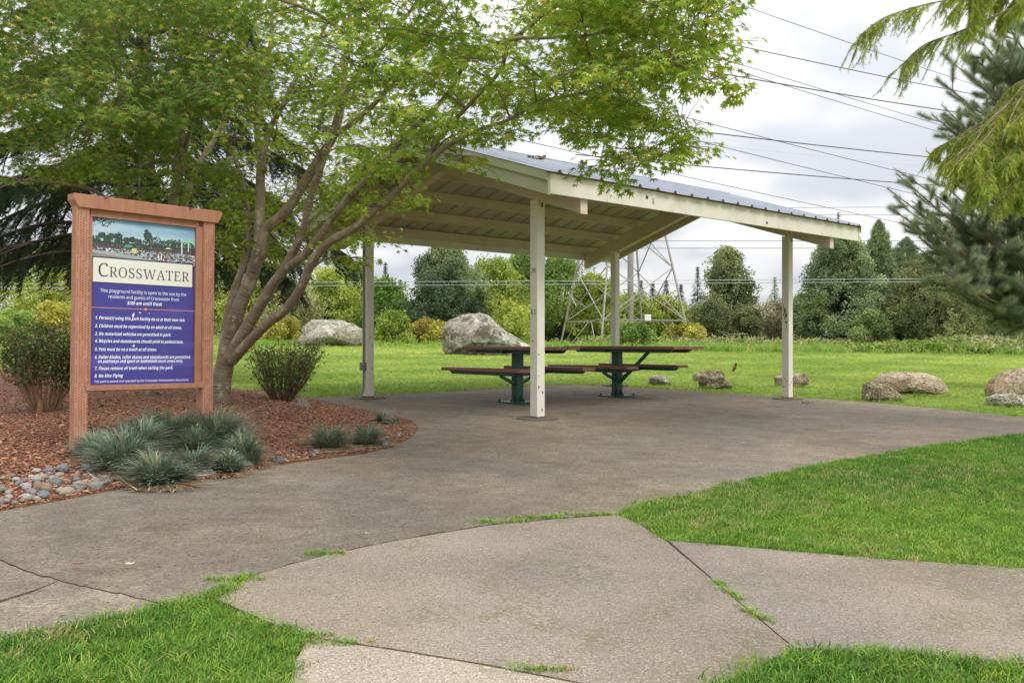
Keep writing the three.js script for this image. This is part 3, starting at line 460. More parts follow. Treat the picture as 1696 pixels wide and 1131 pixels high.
  for (const [t, y, w] of [['1. Person(s) using this park facility do so at their own risk.', 958, 885], ['2. Children must be supervised by an adult at all times.', 1035, 850], ['3. No motorized vehicles are permitted in park.', 1108, 740], ['4. Bicycles and skateboards should yield to pedestrians.', 1176, 868], ['5. Pets must be on a leash at all times.', 1254, 595], ['6. Roller-blades, roller skates and skateboards are permitted', 1327, 940], ['7. Please remove all trash when exiting the park.', 1433, 765], ['8. No Kite Flying', 1503, 265]]) line(t, 45, y - 4, 42, w, 'bold', 0.2);
  line('on pathways and sport or basketball court areas only.', 72, 1362, 42, 840, 'bold', 0.2);
  line('This park is owned and operated by the Crosswater Homeowners Association.', 45, 1548, 30, 935);
  c.fillStyle = '#e9e9ee'; for (const [x, y, a, b] of [[405, 905, 10, 22], [470, 880, 12, 5], [425, 1095, 6, 9], [412, 1200, 10, 13], [560, 885, 5, 5], [800, 1390, 4, 6]]) { c.beginPath(); c.ellipse(x, y, a, b, 0.3, 0, 7); c.fill(); }
  const t = new THREE.CanvasTexture(cv); t.colorSpace = THREE.SRGBColorSpace;
  const pg = new THREE.BoxGeometry(W, yt - yb, 0.012), side = mat({ color: lin(0.5, 0.5, 0.5) }), face = new THREE.MeshPhysicalMaterial({ map: t, roughness: 0.35, clearcoat: 0.25, clearcoatRoughness: 0.2 });
  pg.translate(W / 2, (yt + yb) / 2, 0.0); const panel = part('rules_panel', pg, [side, side, side, side, face, side], S); panel.userData.label = 'blue printed rules panel with a park picture at its top';
})();

// ------------------------------------------------------------------ rocks
const rockMat = mat({ vertexColors: true, bumpMap: rep(rockBump, 1.2), bumpScale: 0.06, roughness: 0.95 });
function rock(name, outline, foot, thick, pal, label, seed, rough = 0.1, group, cuts = 10) {
  // outline: image points of the silhouette; foot: [px, py] of the base line middle on the ground; thick: depth over width
  const [fx, fd] = at(foot[0], foot[1]), s = fd / F, pts = outline.map(([x, y]) => [(x - foot[0]) * s, -(y - foot[1]) * s]);
  const cx = (Math.min(...pts.map((p) => p[0])) + Math.max(...pts.map((p) => p[0]))) / 2, W = Math.max(...pts.map((p) => p[0])) - Math.min(...pts.map((p) => p[0])), top = Math.max(...pts.map((p) => p[1])), cy = top * 0.42;
  const radial = (a) => { let best = 0; const dx = Math.cos(a), dy = Math.sin(a); for (let i = 0, j = pts.length - 1; i < pts.length; j = i++) { const ax = pts[j][0] - cx, ay = pts[j][1] - cy, ex = pts[i][0] - pts[j][0], ey = pts[i][1] - pts[j][1], det = dx * -ey + dy * ex; if (Math.abs(det) < 1e-9) continue; const r = (ax * -ey + ay * ex) / det, u = (dx * ay - dy * ax) / det; if (u >= -1e-6 && u <= 1 + 1e-6 && r > best) best = r; } return best || W / 4; };
  const g = new THREE.IcosahedronGeometry(1, name === 'boulder' ? 62 : 30), p = g.attributes.position, col = [], uv = [], D = W * thick / 2, R = rng(seed), planes = Array.from({ length: cuts }, () => { const v = new THREE.Vector3(R() - 0.5, (R() - 0.35), R() * 0.9 + 0.1).normalize(); return [v, 0.62 + 0.28 * R()]; });
  const q = new THREE.Vector3();
  for (let i = 0; i < p.count; i++) {
    q.fromBufferAttribute(p, i); for (const [n, k] of planes) { const o = q.dot(n) - k; if (o > 0) q.addScaledVector(n, -o * 0.93); }
    const z = clamp(q.z, -1, 1), ang = Math.atan2(q.y, q.x), rr = Math.hypot(q.x, q.y), rad = radial(ang);
    const n1 = fbm3(q.x * 1.9 + seed, q.y * 1.9, q.z * 1.9, 4) - 0.5, n2 = fbm3(q.x * 8 + seed, q.y * 8, q.z * 8, 3) - 0.5, n3 = Math.abs(fbm3(q.x * 3.6 + seed, q.y * 3.6, q.z * 3.6, 3) - 0.5), k = Math.pow(rr, 0.72) * (1 + (n1 * 1.2 + n2 * 0.6 - n3 * 0.7 + 0.1) * rough * 2);
    const x = cx + Math.cos(ang) * rad * k, y = cy + Math.sin(ang) * rad * k, zz = z * D * (1 + n1 * rough * 3);
    p.setXYZ(i, x, y, zz); uv.push(x + zz * 0.7, y + zz * 0.3);
    const a = fbm3(x * 2.4 / W + seed, y * 2.4 / W, zz * 2.4 / W, 4), b = fbm3(x * 17 / W, y * 17 / W + seed, zz * 17 / W, 3), e = fbm3(x * 46 / W, y * 46 / W, zz * 46 / W + seed, 2), m = sstep(0.45, 0.57, fbm3(x * 4.5 / W + seed * 3, y * 4.5 / W, zz * 4.5 / W, 4)) * sstep(0.42, 0.6, b);
    let c = mix3(pal[0], pal[1], clamp((a - 0.3) * 1.9 + (b - 0.5) * 1.8 + (e - 0.5) * 1.6 + (noise3(x * 120 / W, y * 120 / W, zz * 120 / W) - 0.5) * 0.7)); c = mix3(c, pal[2], m * (pal[3] ?? 0.7)); if (e < 0.3) c = mix3(c, [0.05, 0.042, 0.03], 0.55); col.push(...c);
  }
  g.setAttribute('color', new THREE.Float32BufferAttribute(col, 3)); g.setAttribute('uv', new THREE.Float32BufferAttribute(uv, 2)); g.computeVertexNormals();
  const o = solo(name, g, rockMat, label, 'rock', group); o.position.copy(V(fx, G(fx, fd), fd)); return o;
}
const granite = [[0.27, 0.24, 0.185], [0.64, 0.60, 0.525], [0.085, 0.08, 0.025], 0.85], paleRock = [[0.30, 0.285, 0.205], [0.64, 0.61, 0.52], [0.165, 0.155, 0.065], 0.75], brownRock = [[0.20, 0.15, 0.085], [0.52, 0.44, 0.30], [0.10, 0.075, 0.04], 0.6], tanRock = [[0.36, 0.27, 0.17], [0.58, 0.49, 0.36], [0.27, 0.15, 0.075], 0.5];
rock('boulder', [[497, 555], [500, 542], [512, 530], [530, 527], [560, 531], [585, 536], [598, 545], [602, 560], [596, 573], [585, 576], [540, 574], [500, 573], [494, 566]], [548, 574], 0.7, paleRock, 'long pale mossy boulder on the lawn beyond the back left post', 3, 0.08);
rock('boulder', [[736, 583], [734, 560], [736, 543], [745, 531], [763, 521], [780, 518], [798, 518], [812, 524], [830, 540], [850, 557], [872, 570], [881, 577], [884, 588], [850, 593], [800, 590], [737, 586]], [806, 588], 0.75, granite, 'large grey sloping boulder on the lawn behind the picnic tables', 11, 0.07);
rock('field_stone', [[1076, 634], [1077, 626], [1082, 622], [1092, 621], [1101, 625], [1111, 633], [1108, 637], [1080, 638]], [1092, 637], 0.9, paleRock, 'small pale angular stone on the grass just beyond the paving', 23, 0.08);
rock('field_stone', [[1149, 627], [1151, 620], [1162, 616], [1178, 613], [1194, 613], [1200, 620], [1203, 629], [1170, 633], [1152, 632]], [1175, 631], 0.8, brownRock, 'rear brown stone of a touching pair on the grass', 29, 0.12);
rock('field_stone', [[1160, 642], [1158, 632], [1163, 623], [1175, 621], [1196, 623], [1208, 632], [1213, 640], [1208, 644], [1165, 644]], [1187, 643], 0.8, brownRock, 'front dark brown stone of a touching pair on the grass', 37, 0.11);
rock('field_stone', [[1285, 637], [1284, 625], [1290, 622], [1310, 619], [1330, 619], [1338, 626], [1341, 636], [1330, 641], [1290, 641]], [1313, 640], 0.75, brownRock, 'brown pitted stone half hidden behind the right hand post', 41, 0.13);
rock('field_stone', [[1446, 643], [1450, 631], [1462, 619], [1480, 616], [1510, 615], [1538, 617], [1552, 624], [1563, 635], [1568, 647], [1560, 653], [1500, 652], [1450, 655]], [1508, 652], 0.6, tanRock, 'large smooth tan rock on the grass, second from the right edge', 47, 0.05);
rock('field_stone', [[1431, 660], [1431, 636], [1437, 631], [1452, 633], [1475, 641], [1488, 651], [1492, 660], [1486, 664], [1445, 664]], [1461, 663], 0.8, brownRock, 'dark speckled stone leaning at the front of the large tan rock', 53, 0.14);
rock('field_stone', [[1637, 655], [1640, 640], [1650, 625], [1662, 617], [1690, 610], [1730, 612], [1752, 630], [1756, 655], [1740, 660], [1650, 658]], [1700, 657], 0.6, tanRock, 'big tan layered rock at the right edge of the view', 59, 0.1);
rock('field_stone', [[1637, 668], [1638, 658], [1648, 654], [1680, 653], [1715, 656], [1730, 664], [1728, 673], [1650, 673]], [1682, 672], 0.5, paleRock, 'low flat pale stone in front of the big rock at right edge', 61, 0.14);
rock('bed_stone', [[490, 670], [495, 660], [503, 658], [512, 668], [519, 681], [512, 688], [500, 688], [494, 680]], [505, 686], 0.8, [[0.24, 0.21, 0.15], [0.40, 0.36, 0.28], [0.1, 0.1, 0.06], 0.4], 'grey-tan stone in the mulch beside the round shrub', 67, 0.07);
rock('bed_stone', [[443, 762], [447, 757], [458, 755], [468, 757], [472, 763], [466, 769], [446, 769]], [457, 768], 0.7, [[0.13, 0.135, 0.13], [0.26, 0.265, 0.26], [0.08, 0.08, 0.06], 0.3], 'blue-grey flat stone at the bed edge right of the grasses', 71, 0.06);
rock('bed_stone', [[87, 752], [90, 746], [102, 744], [113, 747], [114, 755], [100, 760], [88, 758]], [101, 758], 0.8, paleRock, 'pale stone lying beside the left sign post', 73, 0.06);
rock('bed_stone', [[632, 702], [634, 690], [644, 687], [660, 692], [662, 705], [650, 709]], [647, 707], 0.8, [[0.11, 0.10, 0.075], [0.22, 0.2, 0.15], [0.07, 0.08, 0.03], 0.5], 'dark blocky stone at the tip of the mulch bed', 79, 0.1);
rock('bed_stone', [[330, 790], [335, 779], [348, 777], [358, 784], [360, 791], [345, 794]], [345, 792], 0.7, [[0.15, 0.14, 0.13], [0.30, 0.28, 0.25], [0.08, 0.08, 0.06], 0.3], 'grey oblong stone under the front edge of the blue grasses', 83, 0.06);

(function cobbles() {
  const R = rng(91), geos = [0, 1, 2, 3, 4].map((k) => { const g = new THREE.IcosahedronGeometry(1, 4), p = g.attributes.position, q = new THREE.Vector3(), uv = []; for (let i = 0; i < p.count; i++) { q.fromBufferAttribute(p, i); const n = fbm3(q.x * 1.3 + k * 7, q.y * 1.3, q.z * 1.3, 3) - 0.5; q.multiplyScalar(1 + n * 0.55); p.setXYZ(i, q.x, q.y * (0.55 + 0.08 * k), q.z * (0.75 + 0.06 * (k % 3))); uv.push(q.x, q.y + q.z); } g.setAttribute('uv', new THREE.Float32BufferAttribute(uv, 2)); g.computeVertexNormals(); return g; });
  const speck = tex(128, (u, v, i, j) => { const a = pfbm(u, v, 6, 4, 161), f = h3(i, j, 62), k = 0.6 + 0.45 * a + 0.35 * (f - 0.5); return [k, k, k]; }), mats = [[0.42, 0.40, 0.36], [0.30, 0.29, 0.27], [0.46, 0.38, 0.28], [0.24, 0.26, 0.27], [0.52, 0.50, 0.45], [0.36, 0.24, 0.16]].map((c) => mat({ color: lin(...c.map((q) => q * 0.78)), map: speck, roughness: 0.8 }));
  const spots = []; let tries = 0;
  const add = (px, py, r, ok) => { const [x, d] = at(px, py); if (!ok(x, d)) return; if (spots.some((s) => Math.hypot(s[0] - x, s[1] - d) < (s[2] + r) * 0.86)) return; spots.push([x, d, r]); };
  while (spots.length < 84 && tries++ < 6000) { const px = -40 + R() * 225, t = R(), lo = 846 - px * 0.185, py = lo - 2 - t * (40 - Math.max(0, px) * 0.1); add(px, py, 0.016 + 0.026 * R() * (0.5 + R()), (x, d) => inside(bedP, x, d) && edgeDist(bedP, x, d) > 0.015 && !(Math.abs(x + 3.0) < 0.09 && Math.abs(d - 6.15) < 0.1)); }
  tries = 0; while (spots.length < 135 && tries++ < 6000) { const px = 190 + R() * 500, e = px < 430 ? 800 - (px - 200) * 0.09 : px < 645 ? 776 - (px - 430) * 0.15 : 742 - (px - 645) * 0.7; add(px, e - R() * 14, 0.014 + 0.026 * R() * R(), (x, d) => inside(bedP, x, d) && edgeDist(bedP, x, d) > 0.01); }
  const tone = ['pale warm grey', 'mid grey', 'tan', 'blue-grey', 'off-white', 'rust brown'];
  for (const [x, d, r] of spots) { const k = Math.floor(R() * 6), patch = x / d < -0.44, big = r > 0.03 ? 'large' : r > 0.02 ? 'medium' : 'small'; const o = solo('river_cobble', geos[Math.floor(R() * 5)], mats[k], patch ? big + ' ' + tone[k] + ' river cobble in the pebble patch left of the grasses' : big + ' ' + tone[k] + ' pebble along the asphalt edge ' + (x / d > -0.28 ? 'right of the big grass cluster' : 'in front of the big grass cluster'), 'cobble', 'river cobbles edging the bed'); o.scale.setScalar(r); o.rotation.set((R() - 0.5) * 0.5, R() * 6.28, (R() - 0.5) * 0.5); o.position.copy(V(x, G(x, d) + 0.012 + mound(x, d) + r * 0.42, d)); }
})();

// ------------------------------------------------------------------ blue fescue clumps
function fescue(px, py, rpx, hpx, label, seed, straw = 0.25) {
  const [x, d] = at(px, py), s = d / F, r = rpx * s * 1.1, h = hpx * s * 0.80, R = rng(seed), mk = (n, dry) => {
    const pos = [], col = [];
    for (let b = 0; b < n; b++) {
      const a = R() * 6.283, lean = dry ? 0.75 + 0.5 * R() : Math.pow(R(), 0.6) * 1.04, L = (dry ? 0.85 : 1) * (0.55 + 0.65 * R()) * (1 + 0.22 * Math.sin(a * 2 + seed)), out = r * lean * L, top = h * L * Math.sqrt(Math.max(0.02, 1 - Math.pow(lean * 0.93, 2))) * (dry ? 0.3 : 1), bx = Math.cos(a) * 0.12 * r, bz = Math.sin(a) * 0.12 * r, w = 0.0019 + 0.0012 * R(), fx = -Math.sin(a) * w, fz = Math.cos(a) * w, P = [], bend = a + (R() - 0.5) * 1.1;
      for (let k = 0; k <= 4; k++) { const t = k / 4, o = out * Math.pow(t, 1.25), yy = top * (t * 1.5 - 0.5 * t * t * t) * (1 - (dry ? 0.5 : 0.14) * t * t * lean), q = k === 4 ? 0.15 : 1, aa = lerp(a, bend, t * t); P.push([bx + Math.cos(aa) * o - fx * q, yy, bz + Math.sin(aa) * o - fz * q], [bx + Math.cos(aa) * o + fx * q, yy, bz + Math.sin(aa) * o + fz * q]); }
      const c = dry ? vary(R, [0.62, 0.46, 0.27], 0.3) : R() < 0.16 ? vary(R, [0.46, 0.39, 0.24], 0.3) : vary(R, mix3([0.115, 0.185, 0.12], [0.27, 0.36, 0.255], R()), 0.3), tan = dry ? [0.56, 0.39, 0.21] : [0.27, 0.28, 0.16];
      for (let k = 0; k < 4; k++) { const i = k * 2; for (const v of [i, i + 1, i + 3, i, i + 3, i + 2]) { pos.push(...P[v]); const t = Math.floor(v / 2) / 4, m = mix3(tan, [c.r, c.g, c.b], clamp(t * 2.2)); col.push(...m); } }
    }
    return triGeo(pos, col);
  };
  const T = thing('fescue_clump', label, 'ornamental grass', V(x, G(x, d) + mound(x, d) + 0.005, d), 0, 'blue fescue clumps in the mulch bed');
  part('blades', mk(Math.round(1250 * clamp(rpx / 50, 0.5, 1.5)), false), M.blade, T); part('dry_blades', mk(Math.round(1100 * straw * clamp(rpx / 50, 0.5, 1.4)), true), M.blade, T);
}
fescue(205, 790, 78, 78, 'large blue-green grass clump nearest the left sign post', 201);
fescue(262, 806, 62, 62, 'blue-green grass clump at the front, spilling to the asphalt', 202, 0.6);
fescue(290, 752, 88, 62, 'tall blue-green grass clump under the middle of the sign', 203, 0.5);
fescue(318, 786, 45, 48, 'small round blue-green grass clump, second in the front row', 204, 0.5);
fescue(355, 755, 80, 66, 'wide blue-green grass clump at the foot of the right sign post', 205);
fescue(378, 785, 42, 40, 'small blue-green grass clump at the right end of the front row', 206, 0.6);
fescue(405, 772, 50, 58, 'blue-green grass clump at the right end of the big cluster', 207);
fescue(160, 778, 48, 46, 'low blue-green grass clump against the left sign post foot', 208);
fescue(232, 768, 60, 58, 'blue-green grass clump between the sign posts, behind the front row', 212, 0.4);
fescue(325, 765, 60, 52, 'blue-green grass clump right of the sign panel middle', 213, 0.4);
fescue(300, 800, 34, 34, 'little blue-green grass clump in the very front', 214, 0.8);
fescue(545, 748, 42, 48, 'left blue grass tuft of the small pair with straw skirt', 209, 1.4);
fescue(607, 740, 40, 40, 'right blue grass tuft of the small pair with straw skirt', 210, 1.4);
fescue(635, 703, 24, 20, 'smallest blue grass tuft near the tip of the mulch bed', 211, 0.5);

// ------------------------------------------------------------------ shrubs
const ovalLeaf = (() => { const p = []; const o = [[0, 0], [0.32, 0.28], [0.36, 0.6], [0, 1], [-0.36, 0.6], [-0.32, 0.28]]; for (let i = 1; i < 5; i++) { for (const k of [0, i, i + 1]) p.push(o[k][0], -Math.abs(o[k][0]) * 0.3 + 0.1 * Math.sin(o[k][1] * 3), o[k][1]); } return triGeo(p); })();
function shrub(name, px, py, wpx, hpx, label, seed, pal, opt = {}) {
  const [x, d] = at(px, py, opt.up ?? 0), s = d / F, w = wpx * s / 2, h = hpx * s, R = rng(seed), y0 = G(x, d) + mound(x, d), T = thing(name, label, 'shrub', V(x, y0, d)), stems = [], leaves = [], X = new THREE.Vector3(), Y = new THREE.Vector3(), Z = new THREE.Vector3();
  for (let i = 0; i < (opt.stems ?? 60); i++) {
    const a = R() * 6.283, q = Math.sqrt(R()), tx = Math.cos(a) * w * q, tz = Math.sin(a) * w * q * 0.8, th = h * (0.72 + 0.28 * R()) * (opt.flat ? 1 : Math.sqrt(1 - q * q * 0.45)), b = 0.14 * w;
    const p0 = new THREE.Vector3(Math.cos(a) * b, -0.03, Math.sin(a) * b), p3 = new THREE.Vector3(tx, th, tz), p1 = p0.clone().lerp(p3, 0.35).add(new THREE.Vector3(tx * 0.12, h * 0.06, tz * 0.12)), p2 = p0.clone().lerp(p3, 0.7).add(new THREE.Vector3((R() - 0.5) * 0.06, 0, (R() - 0.5) * 0.06));
    const [pts, r] = smooth([[p0, opt.r ?? 0.008], [p1, (opt.r ?? 0.008) * 0.8], [p2, (opt.r ?? 0.008) * 0.55], [p3, 0.002]], 3); stems.push(tube(pts, r, 5));
    const n = opt.leaves ?? 42;
    for (let k = 0; k < n; k++) { const t = (opt.from ?? 0.35) + (1 - (opt.from ?? 0.35)) * Math.pow(R(), 0.7), o = pts[Math.floor(t * (pts.length - 1))].clone(); o.x += (R() - 0.5) * w * 0.28; o.y += (R() - 0.5) * h * 0.12; o.z += (R() - 0.5) * w * 0.28; leaves.push({ m: randMat(R, o, (opt.leaf ?? 0.022) * (0.7 + 0.6 * R()), 2.2), c: vary(R, pal[Math.floor(R() * pal.length)], 0.3) }); }
  }
  part('stems', merge(stems), opt.stemMat ?? M.twig, T); const c = inst('foliage', ovalLeaf, M.leaf, leaves, T); c.userData.kind = 'stuff';
  return T;
}
shrub('pruned_shrub', 466, 672, 150, 104, 'round pruned green shrub with bare stems beside the maple trunk', 301, [[0.15, 0.235, 0.06], [0.24, 0.33, 0.09], [0.11, 0.18, 0.05], [0.31, 0.28, 0.13]], { stems: 95, leaves: 40, leaf: 0.028, from: 0.18, r: 0.006, flat: true });
{ const T = shrub('gnarled_shrub', 72, 705, 165, 158, 'flat-topped green shrub with gnarled bare brown stems, left of sign', 303, [[0.10, 0.165, 0.045], [0.16, 0.21, 0.07], [0.23, 0.17, 0.09], [0.075, 0.12, 0.04]], { stems: 70, leaves: 95, leaf: 0.027, from: 0.34, flat: true, r: 0.0045, stemMat: mat({ map: rep(barkTex, 2), color: lin(0.95, 0.72, 0.56) }) });
  const R = rng(5), a = (x, y, z) => new THREE.Vector3(x, y, z), b = [], L = [[[0, -0.05, 0.1], [0.02, 0.1, 0.1], [-0.02, 0.22, 0.12]], [[-0.02, 0.2, 0.12], [-0.12, 0.33, 0.14], [-0.25, 0.4, 0.12], [-0.38, 0.5, 0.1]], [[-0.02, 0.2, 0.12], [-0.05, 0.36, 0.14], [-0.1, 0.5, 0.12], [-0.16, 0.66, 0.13]], [[-0.01, 0.2, 0.12], [0.05, 0.35, 0.14], [0.03, 0.5, 0.1]], [[-0.12, 0.33, 0.14], [-0.26, 0.34, 0.2], [-0.34, 0.46, 0.2]]];
  L.forEach((l, i) => { const [p, r] = smooth(l.map((q, k) => [a(...q), (i ? 0.02 : 0.034) * (1 - k * 0.18)]), 4); b.push(tube(p, r, 7)); }); part('gnarled_stems', merge(b), mat({ map: rep(barkTex, 2), color: lin(1.0, 0.66, 0.48) }), T); }
shrub('low_evergreen_shrub', 245, 660, 150, 52, 'low dark leafy shrub seen under the sign between its posts', 305, [[0.08, 0.13, 0.035], [0.13, 0.19, 0.05]], { stems: 50, leaves: 40, leaf: 0.03 });

// ------------------------------------------------------------------ maples
const mapleLeaf = (() => {                                         // seven-lobed leaf, stalk at the origin, tip towards +z
  const lobes = [[-2.25, 0.42], [-1.45, 0.72], [-0.72, 0.92], [0, 1], [0.72, 0.92], [1.45, 0.72], [2.25, 0.42]], out = [], pos = [], c = [0, 0, 0.22];
  lobes.forEach(([a, l], i) => { const L = l * 0.8; out.push([Math.sin(a) * L, -0.16 * L, 0.22 + Math.cos(a) * L]); if (i < 6) { const b = (a + lobes[i + 1][0]) / 2, s = 0.33 * (0.55 + 0.45 * Math.min(l, lobes[i + 1][1])); out.push([Math.sin(b) * s, 0.02, 0.22 + Math.cos(b) * s]); } });
  for (let i = 0; i < out.length - 1; i++) pos.push(...c, ...out[i + 1], ...out[i]);
  pos.push(-0.012, 0, -0.25, 0.012, 0, -0.25, ...c);
  return triGeo(pos);
})();
function maple(name, label, stems, sprays, seed, pal, opt = {}) {
  const R = rng(seed), T = thing(name, label, 'tree', stems[0][0].clone()), off = stems[0][0].clone(), local = (p) => p.clone().sub(off), trunk = [], twigs = [], leaves = [];
  T.userData.group = 'Japanese maples round the sign';
  const nodes = [];                                                // points of the limbs to grow twigs from
  for (const st of stems.list) { const [pts, r] = smooth(st.map(([p, q]) => [local(p), q]), 6); trunk.push(tube(pts, r, 10)); pts.forEach((p, i) => { if (i > 4) nodes.push([p, r[i]]); }); }
  const up = new THREE.Vector3(0, 1, 0), X = new THREE.Vector3(), Y = new THREE.Vector3(), Z = new THREE.Vector3();
  const order = sprays.map((s) => [local(s[0]), s[1], s[2]]).sort((a, b) => { const q = (o) => Math.min(...nodes.map((n) => n[0].distanceToSquared(o[0]))); return q(a) - q(b); });
  for (const [C, r, n] of order) {
    let best = null, bd = 1e9; for (const nd of nodes) { const D = nd[0].distanceTo(C) + Math.max(0, nd[0].y - C.y + 0.15) * 1.2 + (nd[1] < 0.006 ? 0.1 : 0); if (D < bd) { bd = D; best = nd; } }
    const dir = C.clone().sub(best[0]); const L = dir.length(); dir.y *= 0.3; if (dir.lengthSq() < 1e-4) dir.set(R() - 0.5, 0, R() - 0.5); dir.normalize();
    const r0 = Math.min(best[1] * 0.7, 0.006 + L * 0.010), mid = best[0].clone().lerp(C, 0.5).add(new THREE.Vector3((R() - 0.5) * L * 0.12, L * 0.10, (R() - 0.5) * L * 0.12)), end = C.clone().addScaledVector(dir, r * 0.6);
    const [pts, rr] = smooth([[best[0].clone(), r0], [mid, r0 * 0.75], [C, Math.max(0.004, r0 * 0.5)], [end, 0.0025]], 4); twigs.push(tube(pts, rr, 5)); pts.forEach((p, i) => { if (i > 3) nodes.push([p, rr[i]]); });
    const side = new THREE.Vector3().crossVectors(dir, up).normalize(), fans = 7;
    for (let f = 0; f < fans; f++) {
      const a = (f / (fans - 1) - 0.5) * 2.7 + (R() - 0.5) * 0.3, base = C.clone().addScaledVector(dir, r * (0.5 * (1 - Math.abs(a) / 1.4) - 0.35)), td = dir.clone().multiplyScalar(Math.cos(a)).addScaledVector(side, Math.sin(a)), len = r * (0.65 + 0.45 * R());
      const tip = base.clone().addScaledVector(td, len); tip.y += (R() - 0.62) * r * 0.35; twigs.push(tube([base, base.clone().lerp(tip, 0.5).add(new THREE.Vector3(0, 0.02, 0)), tip], [0.0035, 0.0026, 0.0014], 3, false));
      const k = Math.round(n * 1.6 / fans);
      for (let q = 0; q < k; q++) {
        const t = 0.12 + 0.95 * Math.pow(R(), 0.75), p = base.clone().lerp(tip, Math.min(1, t)); p.x += (R() - 0.5) * r * 0.28; p.z += (R() - 0.5) * r * 0.28; p.y += (R() - 0.55) * r * 0.24;
        const yaw = Math.atan2(td.x, td.z) + (R() - 0.5) * 2.4, droop = 0.25 + 0.75 * R(); Z.set(Math.sin(yaw) * Math.cos(droop), -Math.sin(droop), Math.cos(yaw) * Math.cos(droop)); Y.copy(up).addScaledVector(Z, -Z.y).normalize(); Y.applyAxisAngle(Z, (R() - 0.5) * 1.1); X.crossVectors(Y, Z);
        const u = R(), c = u < (opt.red ?? 0.05) ? vary(R, [0.33, 0.075, 0.035], 0.3) : u < 0.16 ? vary(R, pal[2], 0.25) : vary(R, mix3(pal[0], pal[1], clamp(0.5 + (fbm3(p.x * 0.9, p.y * 0.9, p.z * 0.9, 2) - 0.5) * 2.2 + (R() - 0.5) * 0.5)), 0.22), s = u < (opt.red ?? 0.05) ? 0.026 : (opt.leaf ?? 0.058) * (0.7 + 0.55 * R());
        leaves.push({ m: basis(X, Y, Z, p, s), c, p: p.clone().add(off), s });
      }
    }
  }
  part('trunk', merge(trunk), M.bark, T); part('branches', merge(twigs), M.twig, T);
  if (opt.single) {                                                // the leaves that show largest are parts of their own
    const show = (l) => { const d = -l.p.z, x = l.p.x / d * F + CX, y = CY - (l.p.y - EYE) / d * F; return x > 0 && x < 1696 && y > 0 && y < 1131 ? l.s / d : 0; };
    leaves.forEach((l) => { l.k = show(l); }); leaves.sort((a, b) => b.k - a.k);
    const mats = pal.flatMap((c) => [0.8, 1.05].map((k) => { const m = leafMat(0.42); m.color = lin(c[0] * k, c[1] * k, c[2] * k); return m; }));
    for (const l of leaves.splice(0, 300)) { const o = part('leaf', mapleLeaf, mats[Math.floor(R() * mats.length)], T); o.applyMatrix4(l.m); }
  }
  const c = inst('crown', mapleLeaf, M.leaf, leaves, T); c.userData.kind = 'stuff';
}
const stem = (l) => l.map(([px, py, d, w]) => [atD(px, py, d), w * 0.86 / 2 / F * d]);
